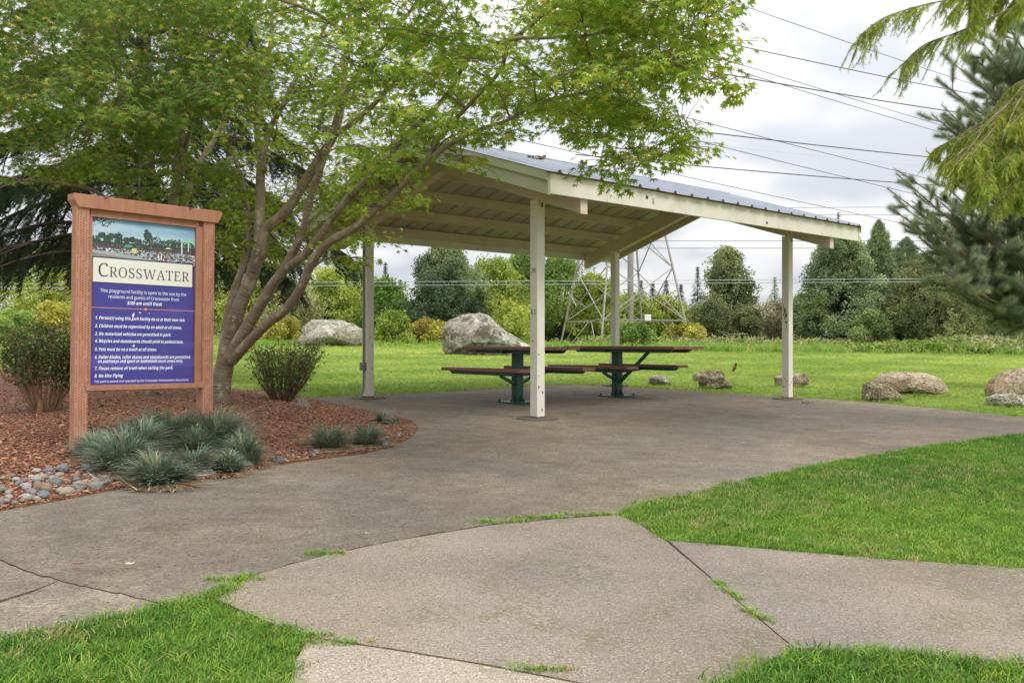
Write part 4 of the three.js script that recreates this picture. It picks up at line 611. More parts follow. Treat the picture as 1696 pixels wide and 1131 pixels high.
function sprayField(R, n, polyPx, dLo, dHi, rLo, rHi, leaves) {     // spray centres spread through a crown outline and its depth
  const out = [], xs = polyPx.map((p) => p[0]), ys = polyPx.map((p) => p[1]); let t = 0;
  while (out.length < n && t++ < n * 60) { const x = lerp(Math.min(...xs), Math.max(...xs), R()), y = lerp(Math.min(...ys), Math.max(...ys), R()); if (!inside(polyPx, x, y)) continue; const d = lerp(dLo, dHi, R()), p = atD(x, y, d), r = lerp(rLo, rHi, R()); if (out.some((o) => o[0].distanceTo(p) < 0.2)) continue; out.push([p, r, Math.round(leaves * r / rHi * r / rHi)]); }
  return out;
}
(function mapleA() {
  const base = atD(366, 676, 9.6), st = [[base]]; st.list = [
    stem([[364, 690, 9.6, 44], [366, 660, 9.6, 36], [368, 625, 9.6, 36], [375, 590, 9.55, 36], [384, 548, 9.5, 30], [397, 505, 9.45, 28], [415, 461, 9.4, 26], [430, 412, 9.3, 25], [442, 378, 9.3, 22], [468, 355, 9.2, 19], [486, 332, 9.2, 18], [517, 280, 9.1, 18], [534, 253, 9, 17], [552, 226, 8.9, 16], [566, 170, 8.8, 13], [572, 100, 8.7, 11], [580, 20, 8.6, 9], [600, -120, 8.4, 6]]),
    stem([[428, 402, 9.3, 20], [430, 350, 9.35, 19], [431, 290, 9.4, 18], [434, 262, 9.4, 17], [446, 215, 9.5, 11], [470, 170, 9.5, 10], [500, 110, 9.5, 8], [540, 40, 9.5, 6], [560, -60, 9.5, 4]]),
    stem([[431, 275, 9.4, 13], [425, 215, 9.5, 11], [430, 160, 9.6, 10], [445, 90, 9.7, 8], [450, 0, 9.8, 6], [440, -100, 9.8, 4]]),
    stem([[368, 600, 9.65, 22], [372, 553, 9.8, 18], [385, 490, 9.9, 16], [405, 430, 10, 13], [412, 380, 10.1, 11], [405, 320, 10.2, 9], [385, 250, 10.3, 7]]),
    stem([[380, 592, 9.5, 26], [400, 556, 9.4, 24], [428, 509, 9.3, 22], [452, 470, 9.2, 20], [468, 450, 9.1, 19], [486, 416, 9, 16], [503, 377, 8.9, 15], [512, 332, 8.8, 14], [530, 280, 8.7, 13], [548, 225, 8.6, 12], [575, 150, 8.4, 10], [640, 70, 8, 8], [700, -10, 7.6, 6]]),
    stem([[470, 447, 9.1, 17], [500, 425, 8.9, 17], [534, 386, 8.7, 17], [552, 359, 8.6, 15], [579, 328, 8.4, 14], [605, 301, 8.2, 14], [640, 262, 8, 12], [680, 215, 7.8, 11], [709, 191, 7.6, 10], [748, 145, 7.3, 8], [783, 88, 7, 11 * 0.8], [854, 60, 6.7, 8], [925, 0, 6.4, 6], [980, -60, 6.2, 4]]),
    stem([[384, 596, 9.5, 24], [411, 567, 9.3, 20], [442, 536, 9.1, 19], [472, 513, 8.9, 18], [499, 474, 8.7, 18], [512, 443, 8.6, 18], [526, 421, 8.5, 17], [548, 399, 8.3, 17], [588, 377, 8.1, 15], [614, 355, 7.9, 15], [640, 335, 7.7, 14], [672, 300, 7.5, 14], [705, 269, 7.3, 13], [755, 233, 7, 9], [800, 212, 6.8, 7], [836, 201, 6.6, 7], [900, 168, 6.4, 6], [980, 150, 6.2, 5], [1080, 110, 6, 3]]),
    stem([[706, 268, 7.3, 11], [730, 225, 7.1, 9], [780, 170, 6.8, 8], [832, 110, 6.5, 8], [840, 71, 6.4, 8], [910, 62, 6.1, 7], [995, 53, 5.8, 6], [1030, 25, 5.6, 5], [1060, -10, 5.5, 4]]),
    stem([[995, 53, 5.8, 5], [1060, 62, 5.6, 5], [1110, 95, 5.5, 4], [1170, 108, 5.4, 3]]),
    stem([[940, 60, 6, 5], [990, 120, 5.9, 4], [1050, 180, 5.9, 3], [1100, 220, 5.9, 2]]),
    stem([[552, 226, 8.9, 11], [600, 190, 8.7, 10], [640, 150, 8.5, 9], [690, 80, 8.2, 8], [740, 10, 8, 6]]),
    stem([[578, 60, 8.7, 9], [520, 20, 8.2, 7], [430, -10, 7.6, 6], [340, -30, 7.2, 5]]),
  ];
  const R = rng(401), P = [
    ...sprayField(R, 74, [[560, -60], [1000, -60], [1060, 30], [1060, 120], [1020, 190], [960, 180], [820, 185], [700, 205], [600, 205]], 5.6, 8.4, 0.34, 0.52, 98),
    ...sprayField(R, 44, [[940, -60], [1160, -60], [1180, 20], [1165, 80], [1130, 130], [1070, 180], [960, 180]], 5.0, 6.4, 0.28, 0.42, 92),
    ...sprayField(R, 18, [[930, 170], [1120, 190], [1150, 240], [1110, 275], [1010, 275], [940, 240]], 5.6, 6.8, 0.24, 0.34, 62),
    ...sprayField(R, 4, [[1170, 115], [1215, 150], [1200, 165], [1160, 140]], 5.2, 5.6, 0.16, 0.22, 40),
    ...sprayField(R, 16, [[600, 200], [820, 205], [880, 245], [780, 265], [690, 275], [600, 290]], 6.6, 7.6, 0.24, 0.36, 60),
    ...sprayField(R, 8, [[600, 270], [680, 300], [670, 345], [610, 350], [560, 310]], 7.6, 8.6, 0.22, 0.34, 55),
    ...sprayField(R, 34, [[380, 290], [600, 290], [600, 400], [520, 425], [400, 440]], 9.6, 11.2, 0.34, 0.5, 66),
    ...sprayField(R, 76, [[330, -40], [600, -40], [600, 200], [480, 260], [330, 230]], 7.8, 10.2, 0.34, 0.54, 62),
    ...sprayField(R, 34, [[455, 110], [650, 60], [700, 190], [640, 290], [480, 310]], 8.8, 11.2, 0.34, 0.5, 72),
    ...sprayField(R, 8, [[500, 395], [606, 380], [600, 430], [545, 440]], 8.8, 10, 0.22, 0.32, 46),
  ];
  maple('japanese_maple', 'leaning multi-stemmed green maple spreading over the shelter roof', st, P, 411, [[0.19, 0.32, 0.03], [0.40, 0.52, 0.05], [0.58, 0.58, 0.08]], { single: true, red: 0.07 });
})();
(function mapleB() {
  const base = atD(248, 668, 10.6), st = [[base]]; st.list = [
    stem([[246, 682, 10.6, 40], [246, 640, 10.6, 34], [236, 560, 10.55, 26], [220, 470, 10.5, 22], [207, 380, 10.4, 19], [203, 329, 10.3, 18], [197, 275, 10.2, 17], [188, 235, 10.1, 16], [196, 180, 10, 11], [198, 130, 9.9, 9], [190, 60, 9.7, 7], [180, -40, 9.5, 5]]),
    stem([[190, 240, 10.1, 12], [178, 205, 9.9, 9], [150, 150, 9.5, 7], [110, 110, 9, 6], [60, 90, 8.5, 4]]),
    stem([[252, 650, 10.6, 28], [262, 560, 10.7, 24], [275, 450, 10.7, 20], [284, 370, 10.7, 18], [288, 320, 10.7, 18], [300, 268, 10.6, 17], [300, 210, 10.5, 14], [292, 160, 10.4, 11], [284, 95, 10.2, 9], [278, 10, 10, 7], [270, -80, 9.8, 5]]),
    stem([[302, 262, 10.6, 11], [314, 215, 10.5, 10], [322, 165, 10.4, 8], [330, 110, 10.2, 7], [345, 40, 10, 5]]),
    stem([[262, 545, 10.7, 18], [290, 420, 11, 15], [306, 335, 11.2, 14], [322, 285, 11.3, 12], [352, 235, 11.4, 10], [380, 180, 11.4, 8], [400, 110, 11.4, 6]]),
    stem([[210, 400, 10.4, 10], [165, 322, 10, 8], [110, 305, 9.7, 7], [50, 300, 9.4, 5], [0, 292, 9.2, 4]]),
  ];
  const R = rng(501), P = [
    ...sprayField(R, 140, [[-60, -40], [360, -40], [380, 60], [360, 180], [240, 215], [120, 200], [-60, 190]], 7.2, 10.8, 0.36, 0.56, 92),
    ...sprayField(R, 54, [[-40, 190], [140, 190], [250, 210], [380, 200], [400, 300], [330, 330], [200, 318], [60, 300], [-40, 290]], 9, 11.6, 0.32, 0.48, 74),
    ...sprayField(R, 16, [[330, 300], [420, 300], [430, 420], [370, 440], [330, 400]], 10.6, 12.2, 0.32, 0.46, 70),
  ];
  maple('japanese_maple', 'upright green maple with slim stems rising behind the sign', st, P, 511, [[0.115, 0.215, 0.026], [0.225, 0.325, 0.04], [0.45, 0.43, 0.07]], { red: 0.04, leaf: 0.062 });
})();

// ------------------------------------------------------------------ conifers
function needleSpray(R, len, n, needle, width, droop, flat) {       // a twig along +z set with needles
  const pos = [];
  for (let i = 0; i < n; i++) {
    const t = 0.05 + 0.95 * (i + R()) / n, z = t * len, y = -droop * len * t * t, a = flat ? (R() < 0.5 ? 0 : Math.PI) + (R() - 0.5) * 0.9 : R() * 6.283, out = 0.55 + 0.35 * R(), L = needle * (0.7 + 0.5 * R()) * (flat ? 1.15 - 0.75 * t : 1), dx = Math.cos(a) * out * L, dy = Math.sin(a) * out * L, dz = L * (0.55 + 0.35 * R()), w = width;
    pos.push(-dy / L * w, y + dx / L * w, z, dy / L * w, y - dx / L * w, z, dx, y + dy - droop * 0.3 * L, z + dz);
  }
  pos.push(-0.003, 0, 0, 0.003, 0, 0, 0, -droop * len, len);
  return triGeo(pos);
}
const up = new THREE.Vector3(0, 1, 0);
function aim(p, dir, s, roll = 0) { const Z = dir.clone().normalize(), X = new THREE.Vector3().crossVectors(up, Z); if (X.lengthSq() < 1e-6) X.set(1, 0, 0); X.normalize(); const Y = new THREE.Vector3().crossVectors(Z, X); if (roll) { X.applyAxisAngle(Z, roll); Y.applyAxisAngle(Z, roll); } return basis(X, Y, Z, p, s); }

(function darkConifer() {                                           // the dark evergreen behind the maples
  const R = rng(601), b = atD(236, 652, 15.5); b.y = G(b.x, 15.5); const T = thing('dark_evergreen', 'tall dark evergreen with drooping boughs behind the sign and maples', 'tree', b), wood = [], fol = [], geo = needleSpray(R, 0.5, 46, 0.17, 0.011, 0.35, true);
  const [tp, tr] = smooth([[new THREE.Vector3(0, -0.1, 0), 0.2], [new THREE.Vector3(0.05, 3, 0), 0.17], [new THREE.Vector3(0, 7, 0), 0.1], [new THREE.Vector3(0, 10.5, 0), 0.02]], 6); wood.push(tube(tp, tr, 10));
  const bough = (h, a, L) => {
    const d = new THREE.Vector3(Math.cos(a), 0, Math.sin(a)), p0 = new THREE.Vector3(0, h, 0), p1 = p0.clone().addScaledVector(d, L * 0.4).add(new THREE.Vector3(0, L * 0.04, 0)), p2 = p0.clone().addScaledVector(d, L * 0.75).add(new THREE.Vector3(0, -L * 0.08, 0)), p3 = p0.clone().addScaledVector(d, L).add(new THREE.Vector3(0, -L * 0.24, 0));
    const [pts, r] = smooth([[p0, 0.045], [p1, 0.032], [p2, 0.02], [p3, 0.006]], 6); wood.push(tube(pts, r, 5));
    for (let k = 0; k < L * 26; k++) { const t = 0.22 + 0.78 * R(), i = Math.floor(t * (pts.length - 1)), p = pts[i].clone(), side = R() < 0.5 ? 1 : -1, q = new THREE.Vector3(-d.z, 0, d.x).multiplyScalar(side * (0.35 + 0.5 * R())).addScaledVector(d, 0.45).add(new THREE.Vector3(0, -0.35 - 0.5 * R(), 0)); p.x += (R() - 0.5) * 0.12; p.z += (R() - 0.5) * 0.12; fol.push({ m: aim(p, q, 0.7 + 0.7 * R()), c: vary(R, R() < 0.2 ? [0.085, 0.105, 0.045] : [0.045, 0.068, 0.032], 0.35) }); }
  };
  for (let i = 0; i < 46; i++) { const h = 2.2 + 6.6 * (i / 46) + R() * 0.2; bough(h, i * 2.4 + R() * 0.5, (3.6 - 0.28 * (h - 2)) * (0.75 + 0.4 * R())); }
  for (const [h, a, L] of [[2.55, 2.95, 3.5], [2.25, 2.7, 3.3], [2.0, 2.35, 3.2], [3.0, 3.2, 3.6], [3.3, 2.5, 3.4], [2.7, 0.25, 3.0], [3.1, 0.6, 3.3], [3.4, 1.2, 3.0]]) bough(h, a, L);
  part('trunk', merge(wood), M.darkBark, T); const c = inst('crown', geo, M.needle, fol, T); c.userData.kind = 'stuff';
})();

(function pine() {                                                  // long-needled pine at the right
  const R = rng(611), dd = 17, b = atD(1752, 640, dd); b.y = G(b.x, dd); const T = thing('pine_tree', 'blue-green long-needled pine reaching in from the right edge', 'tree', b), wood = [], fol = [], cand = [];
  const needles = (() => { const pos = []; for (let i = 0; i < 34; i++) { const a = R() * 6.283, o = 0.3 + 0.68 * R(), L = 0.12 * (0.7 + 0.45 * R()), z0 = 0.05 * R() - 0.03, dx = Math.cos(a) * o * L, dy = Math.sin(a) * o * L, dz = L * (0.9 - 0.45 * o), w = 0.0017; pos.push(-dy / L * w, dx / L * w, z0, dy / L * w, -dx / L * w, z0, dx, dy, z0 + dz); } return triGeo(pos); })();
  const [tp, tr] = smooth([[new THREE.Vector3(0, -0.1, 0), 0.2], [new THREE.Vector3(-0.1, 3, 0), 0.17], [new THREE.Vector3(0, 6, 0), 0.11], [new THREE.Vector3(0, 9, 0), 0.03]], 6); wood.push(tube(tp, tr, 10));
  const tips = []; // [px, py, depth] of the bough ends, as the boughs hang in the view
  for (const t of [[1470, 312, 16.6], [1478, 345, 16.4], [1500, 360, 16.2], [1545, 190, 16.6], [1535, 250, 16.4], [1552, 130, 16.9], [1580, 105, 17], [1610, 90, 16.6], [1640, 60, 17], [1600, 180, 16.2], [1650, 150, 16.2], [1530, 420, 16.4], [1505, 400, 16.8], [1545, 455, 16.2], [1500, 425, 16], [1580, 400, 16], [1620, 440, 16], [1600, 340, 15.9], [1650, 380, 15.8], [1560, 300, 16], [1680, 460, 16.2], [1640, 480, 16.4], [1690, 520, 16.4], [1600, 500, 16.8], [1690, 300, 15.9], [1660, 230, 16], [1690, 180, 16.4], [1690, 110, 16.4], [1570, 230, 16.2], [1620, 270, 16], [1540, 370, 15.8], [1690, 420, 15.8], [1720, 360, 16], [1710, 250, 15.6], [1670, 540, 17]]) { tips.push(t); for (let k = 0; k < 3; k++) tips.push([t[0] + 10 + 60 * R(), t[1] + (R() - 0.5) * 80, t[2] + (R() - 0.5) * 1.6]); }
  for (const [px, py, d] of tips) {
    const e = atD(px, py, d).sub(b), h0 = Math.max(1.6, e.y - 0.5 - 0.25 * Math.abs(e.x)), p0 = new THREE.Vector3(0, h0, 0), L = e.distanceTo(p0), m = p0.clone().lerp(e, 0.55); m.y -= L * 0.10;
    const [pts, r] = smooth([[p0, 0.03 + 0.008 * L], [p0.clone().lerp(m, 0.5), 0.028], [m, 0.02], [e, 0.006]], 7); wood.push(tube(pts, r, 6));
    const tw = [[pts, r]];
    for (let k = 0; k < 15; k++) { const t = 0.25 + 0.72 * (k + R()) / 15, i = Math.floor(t * (pts.length - 1)), s = pts[i], dir = e.clone().sub(p0).normalize(), sd = new THREE.Vector3(dir.z, 0, -dir.x).multiplyScalar((k % 2 ? 1 : -1) * (0.5 + 0.5 * R())).addScaledVector(dir, 0.5).add(new THREE.Vector3(0, 0.15 + 0.5 * R() - (R() < 0.3 ? 0.6 : 0), 0)), q = (0.25 + 0.4 * R()) * (1.25 - 0.5 * t), e2 = s.clone().addScaledVector(sd, q); e2.y += 0.1 * q; const [a2, b2] = smooth([[s.clone(), 0.009], [s.clone().lerp(e2, 0.5).add(new THREE.Vector3(0, -0.04 * q, 0)), 0.007], [e2, 0.004]], 4); wood.push(tube(a2, b2, 4)); tw.push([a2, b2]); if (R() < 0.3) cand.push(bar(e2, e2.clone().add(new THREE.Vector3((R() - 0.5) * 0.02, 0.07, 0)), 0.005, 0.008, 5)); }
    for (const [p, rr] of tw) for (let i = 2; i < p.length; i++) { const n = p === pts ? (i > 17 ? 6 : i > 12 ? 2 : 0) : i > 3 ? 6 : i > 2 ? 3 : 1; for (let k = 0; k < n; k++) { const f = R(), o = p[i].clone().lerp(p[i - 1], f), dir = p[i].clone().sub(p[i - 1]).normalize().add(new THREE.Vector3((R() - 0.5) * 0.5, (R() - 0.3) * 0.5, (R() - 0.5) * 0.5)); fol.push({ m: aim(o, dir, 0.85 + 0.5 * R(), R() * 6), c: vary(R, R() < 0.3 ? [0.38, 0.43, 0.22] : R() < 0.06 ? [0.48, 0.31, 0.14] : [0.245, 0.32, 0.19], 0.3) }); } }
    if (R() < 0.7) cand.push(bar(e, e.clone().add(new THREE.Vector3(0, 0.07, 0)), 0.006, 0.009, 5));
  }
  part('trunk', merge(wood), M.bark, T); const c = inst('crown', needles, M.farNeedle, fol, T); c.userData.kind = 'stuff'; part('new_shoots', merge(cand), mat({ color: lin(0.55, 0.46, 0.28) }), T);
})();

(function larch() {                                                 // bright drooping conifer boughs in front of the pine
  const R = rng(621), dd = 9.2, b = atD(2060, 700, dd); b.y = G(b.x, dd); const T = thing('drooping_conifer', 'bright yellow-green drooping conifer boughs hanging in at upper right', 'tree', b), wood = [], fol = [], geo = needleSpray(R, 0.125, 34, 0.034, 0.0032, 0.2, false);
  const [tp, tr] = smooth([[new THREE.Vector3(0, -0.1, 0), 0.17], [new THREE.Vector3(0.05, 2.5, 0), 0.14], [new THREE.Vector3(0, 5, 0), 0.08], [new THREE.Vector3(0, 7, 0), 0.02]], 6); wood.push(tube(tp, tr, 10));
  const tint = (p) => p < 0.45 ? [0.42, 0.50, 0.095] : p < 0.8 ? [0.58, 0.62, 0.14] : [0.30, 0.40, 0.075];
  const shoot = (p, dir, s, dark) => fol.push({ m: aim(p, dir, s, R() * 6), c: vary(R, tint(R()), 0.3) });
  const bough = (list, dens, dark, long = 1) => {                   // list of [px, py, depth]
    const P = list.map(([x, y, d]) => atD(x, y, d).sub(b)), [pts, r] = smooth(P.map((p, i) => [p, lerp(0.014, 0.003, i / (P.length - 1))]), 8); wood.push(tube(pts, r, 6));
    for (let i = 2; i < pts.length; i++) for (let k = 0; k < dens; k++) {
      if (R() > 0.62) continue;
      const s = pts[i].clone().lerp(pts[i - 1], R()), dir = pts[i].clone().sub(pts[i - 1]).normalize(), t = i / pts.length, L = (0.10 + 0.22 * R()) * (1.2 - 0.6 * t) * long, sw = new THREE.Vector3(dir.z, 0, -dir.x).multiplyScalar((R() - 0.5) * 1.6).addScaledVector(dir, 0.55 + 0.4 * R()), e = s.clone().addScaledVector(sw, L * 0.7).add(new THREE.Vector3(0, -L * (0.25 + 0.5 * R()), 0)), m = s.clone().lerp(e, 0.5).add(new THREE.Vector3(0, L * 0.12, 0)), [q, qr] = smooth([[s, 0.0035], [m, 0.0028], [e, 0.0012]], 3);
      wood.push(tube(q, qr, 3, false));
      for (let j = 1; j < q.length; j++) { const f = q[j].clone().sub(q[j - 1]).normalize(), sd = new THREE.Vector3(f.z, 0, -f.x); for (const w of [-1, 1, R() < 0.5 ? -1 : 1]) if (R() < 0.85) shoot(q[j - 1].clone().lerp(q[j], R()), f.clone().multiplyScalar(0.7).addScaledVector(sd, w * (0.4 + 0.5 * R())).add(new THREE.Vector3(0, -0.35 * R() - 0.15, 0)), 0.45 + 0.35 * R(), dark); }
      shoot(e, e.clone().sub(m), 0.6 + 0.3 * R(), dark);
    }
    for (let j = 8; j < pts.length - 1; j++) shoot(pts[j], pts[j + 1].clone().sub(pts[j]).add(new THREE.Vector3(0, -0.01, 0)), 0.5, dark);
  };
  bough([[2000, -260, 9], [1800, -90, 8.7], [1640, -15, 8.4], [1530, 8, 8.2], [1460, 32, 8.1], [1424, 62, 8]], 3, true, 1.7);
  bough([[2000, -200, 9.1], [1800, -40, 8.8], [1680, 12, 8.5], [1590, 52, 8.3], [1530, 75, 8.2], [1490, 112, 8.1]], 3, true, 1.7);
  const spread = (n, y0, y1, ends, dark) => { for (let i = 0; i < n; i++) { let x, y; do { x = 1420 + 330 * R(); y = -30 + 390 * R(); } while (!inside(ends, x, y)); const sx = Math.max(x + 90, 1720) + 90 * R(), sy = lerp(y0, y1, R()), d0 = 8.7 + 0.5 * R(), d1 = 7.5 + 1.4 * R(), my = lerp(sy, y, 0.45) - 26 - 20 * R(); bough([[2010, sy - 60, 9.1], [sx, sy, d0], [lerp(sx, x, 0.5), my, lerp(d0, d1, 0.5)], [lerp(sx, x, 0.82), lerp(my, y, 0.7) - 6, lerp(d0, d1, 0.8)], [x, y, d1]], 2.6, R() < dark); } };
  spread(11, -140, -20, [[1530, -20], [1720, -30], [1740, 90], [1680, 110], [1620, 70], [1560, 30]], 0.4);
  spread(46, 120, 230, [[1542, 236], [1590, 212], [1740, 195], [1740, 335], [1665, 342], [1610, 326], [1562, 300]], 0.12);
  part('trunk', merge(wood), M.bark, T); const c = inst('crown', geo, M.needle, fol, T); c.userData.kind = 'stuff';
})();

// ------------------------------------------------------------------ trees and thickets beyond the lawn
const clump = (() => { const R = rng(701), mk = (n, s) => { const pos = []; for (let i = 0; i < n; i++) { const a = R() * 6.283, z = R() * 2 - 1, q = Math.sqrt(1 - z * z), r = Math.cbrt(R()), c = new THREE.Vector3(Math.cos(a) * q * r, z * r, Math.sin(a) * q * r), u = new THREE.Vector3(R() - 0.5, R() - 0.5, R() - 0.5).normalize(), v = new THREE.Vector3(R() - 0.5, R() - 0.5, R() - 0.5).cross(u).normalize(), k = s * (0.6 + 0.7 * R()); const A = c.clone().addScaledVector(u, -k), B = c.clone().addScaledVector(v, k * 0.55), C = c.clone().addScaledVector(u, k), D = c.clone().addScaledVector(v, -k * 0.55); for (const p of [A, B, C, A, C, D]) pos.push(p.x, p.y, p.z); } return triGeo(pos); }; return [mk(22, 0.30), mk(22, 0.24)]; })();
const frond = (() => { const R = rng(702), mk = (droop) => { const pos = []; for (let i = 0; i < 22; i++) { const t = i / 22, z = t, y = -droop * t * t, s = i % 2 ? 1 : -1, L = (0.46 - 0.3 * t) * (0.7 + 0.6 * R()), x = s * L * (0.5 + 0.4 * R()), w = 0.03 + 0.02 * R(), yy = y - L * (0.3 + 0.9 * R() * droop); pos.push(0, y + w, z, 0, y - w, z + w, x, yy, z + L * 0.5); } return triGeo(pos); }; const tuft = () => { const pos = []; for (let i = 0; i < 30; i++) { const a = R() * 6.283, r = 0.5 * Math.sqrt(R()), x = Math.cos(a) * r, y = (R() - 0.5) * 0.7, z = Math.sin(a) * r, L = 0.26 + 0.3 * R(), q = R() * 6.283, dx = Math.cos(q) * L * 0.6, dz = Math.sin(q) * L * 0.6, dy = -L * (0.15 + 0.75 * R()), w = 0.05 + 0.05 * R(), f = R() * 6.283, wx = Math.cos(f) * w, wz = Math.sin(f) * w; pos.push(x - wx, y, z - wz, x + wx, y + w * 0.4, z + wz, x + dx, y + dy, z + dz); } return triGeo(pos); }; return [mk(0.35), tuft()]; })();
function farTree(kind, px, topY, wpx, d, baseY, pal, label, seed, o = {}) {
  const R = rng(seed), s = d / F, X = (px - CX) * s, g = G(X, d), H = EYE - (topY - CY) * s - g, w = wpx * s / 2, T = thing(o.name ?? (kind === 'leafy' ? 'deciduous_tree' : kind === 'bush' ? 'wild_shrub' : 'conifer_tree'), label, kind === 'bush' ? 'shrub' : 'tree', V(X, g - 0.05, d), 0, o.group ?? 'trees and thickets beyond the lawn');
  const wood = [], fol = [];
  if (kind === 'leafy' || kind === 'bush') {
    const low = kind === 'bush' ? 0.05 : (o.low ?? 0.16), lobes = [], nl = o.lobes ?? (kind === 'bush' ? 7 : 13);
    for (let i = 0; i < nl; i++) { const t = low + (1 - low) * Math.pow((i + 0.5) / nl, 0.9), prof = o.cone ? Math.pow(1 - t, 0.6) * 1.25 + 0.06 : Math.sin(Math.min(1, 0.25 + t * 0.85) * Math.PI * 0.92), a = i * 2.4 + R(), q = w * prof * (0.45 + 0.35 * R()), r = (o.cone ? w * 0.46 * (0.35 + 0.75 * Math.pow(1 - t, 0.7)) : Math.min(w * 0.62, H * 0.3)) * (0.6 + 0.4 * R()) * (t > 0.82 ? 0.65 : 1); lobes.push([new THREE.Vector3(Math.cos(a) * q, Math.min(H * t, H - r * 0.95), Math.sin(a) * q), r]); }
    const st = Math.max(0.03, H * 0.016); for (const [c, r] of lobes) { const [p, q] = smooth([[new THREE.Vector3((R() - 0.5) * w * 0.1, 0, (R() - 0.5) * w * 0.1), st], [new THREE.Vector3(c.x * 0.25, c.y * 0.45, c.z * 0.25), st * 0.7], [c, st * 0.25], [c.clone().multiplyScalar(1.0).add(new THREE.Vector3(c.x * 0.25, r * 0.6, c.z * 0.25)), 0.01]], 3); wood.push(tube(p, q, 5)); }
    const size = (o.leaf ?? 0.0048) * d, n = Math.round((o.n ?? 750) * (o.dens ?? 1) * 1.45);
    for (let i = 0; i < n; i++) { const [c, r] = lobes[Math.floor(R() * nl)], a = R() * 6.283, z = R() * 2 - 1, q = Math.sqrt(1 - z * z), rr = r * (0.35 + 0.85 * Math.pow(R(), 0.75)) * (0.65 + 0.7 * fbm3(Math.cos(a) * 1.5 + c.x * 3, z * 1.5 + c.y * 3, seed, 2)), p = new THREE.Vector3(c.x + Math.cos(a) * q * rr, c.y + z * rr * 0.9, c.z + Math.sin(a) * q * rr); if (p.y < 0.05) continue; const b = mix3(pal[0], pal[1], clamp(0.5 + (fbm3(p.x * 1.3 / w + seed, p.y * 1.3 / w, p.z * 1.3 / w, 3) - 0.5) * 3 + (R() - 0.5) * 0.4)); fol.push({ m: randMat(R, p, size * (0.7 + 0.6 * R())), c: vary(R, b, 0.2) }); }
    part('trunk', merge(wood), M.darkBark, T); const c = inst('crown', clump[seed % 2], M.farLeaf, fol, T); c.userData.kind = 'stuff';
  } else {
    const droop = kind === 'cedar', nb = Math.round((o.n ?? (droop ? 900 : 620)) * (o.dens ?? 1) * (droop ? 2.0 : 1.5)), low = o.low ?? 0.03, ex = o.ex ?? (droop ? 0.5 : 0.95);
    const tops = o.tops ?? [[0, 1, 1]];
    for (const [tx, th, tw] of tops) {
      const ox = tx * w; wood.push(tube([new THREE.Vector3(ox, 0, 0), new THREE.Vector3(ox, H * th * 0.5, 0), new THREE.Vector3(ox, H * th * 0.985, 0)], [H * 0.016, H * 0.01, 0.02], 6));
      const n = Math.round(nb * tw);
      for (let i = 0; i < n; i++) {
        const t = 1 - Math.pow(R(), 1.45) * (1 - low), h = H * th * (low + (1 - low) * R() ** 0.8), f = 1 - h / (H * th), Rad = w * tw * Math.pow(f, ex) * (f > 0.92 ? 0.9 : 1) * (0.3 + 1.3 * fbm3(h * (droop ? 1.0 : 1.6) + tx * 9, (i % 9) * 3.3, seed, 2)), a = (i % 9) * 0.698 + R() * 0.9, q = Rad * (0.35 + 0.65 * Math.sqrt(R())), dir = new THREE.Vector3(Math.cos(a) + (R() - 0.5) * 0.7, droop ? 0.15 - 0.75 * R() : -0.12 - 0.25 * R() + 0.35 * (1 - f), Math.sin(a) + (R() - 0.5) * 0.7), len = droop ? 0.0105 * d * (0.45 + 0.7 * R()) * (0.45 + 0.55 * Math.min(1, f * 3)) : Math.max(0.0028 * d, Rad * 0.55) * (0.7 + 0.5 * R());
        const p = new THREE.Vector3(ox + Math.cos(a) * Math.max(0, q - len * 0.6), h, Math.sin(a) * Math.max(0, q - len * 0.6));
        fol.push({ m: droop ? randMat(R, p, len, 0.9) : aim(p, dir, Math.min(len, H * 0.14), (R() - 0.5) * 0.8), c: vary(R, mix3(pal[0], pal[1], clamp(R() * 0.7 + (fbm3(p.x / w + seed, p.y / w, p.z / w, 2) - 0.35))), 0.25) });
      }
      for (let k = 0; k < 26; k++) { const t = R(); fol.push({ m: droop ? randMat(R, new THREE.Vector3(ox + (R() - 0.5) * 0.5 * t, H * th * (1.0 - 0.1 * t), (R() - 0.5) * 0.5 * t), 0.005 * d * (0.5 + 0.7 * t), 0.9) : aim(new THREE.Vector3(ox, H * th * (1 - 0.08 * t), 0), new THREE.Vector3(R() - 0.5, 0.3 + (1 - t) * 0.6, R() - 0.5), H * (0.008 + 0.03 * t)), c: vary(R, pal[1], 0.2) }); }
    }
    part('trunk', merge(wood), M.darkBark, T); const c = inst('crown', frond[droop ? 1 : 0], M.farNeedle, fol, T); c.userData.kind = 'stuff';
  }
}
const YG = [[0.26, 0.35, 0.055], [0.50, 0.56, 0.11]], GR = [[0.17, 0.29, 0.055], [0.36, 0.49, 0.12]], YE = [[0.38, 0.37, 0.06], [0.58, 0.54, 0.11]], OL = [[0.12, 0.15, 0.06], [0.27, 0.29, 0.12]], WI = [[0.31, 0.33, 0.13], [0.50, 0.51, 0.24]], CE = [[0.12, 0.18, 0.085], [0.31, 0.38, 0.175]], DK = [[0.06, 0.085, 0.065], [0.13, 0.17, 0.13]], CO = [[0.15, 0.215, 0.10], [0.36, 0.44, 0.20]], PALE = [[0.38, 0.36, 0.22], [0.58, 0.55, 0.38]], ORG = [[0.30, 0.24, 0.06], [0.46, 0.36, 0.09]];
farTree('leafy', -30, 400, 190, 64, 570, YG, 'pale yellow-green tree at the far left beyond the lawn', 800);
farTree('leafy', 78, 405, 120, 68, 570, YG, 'yellow-green tree left of the sign under the dark boughs', 801);
farTree('bush', 86, 500, 80, 58, 570, YE, 'bright yellow shrub showing just left of the sign', 802, { n: 420 });
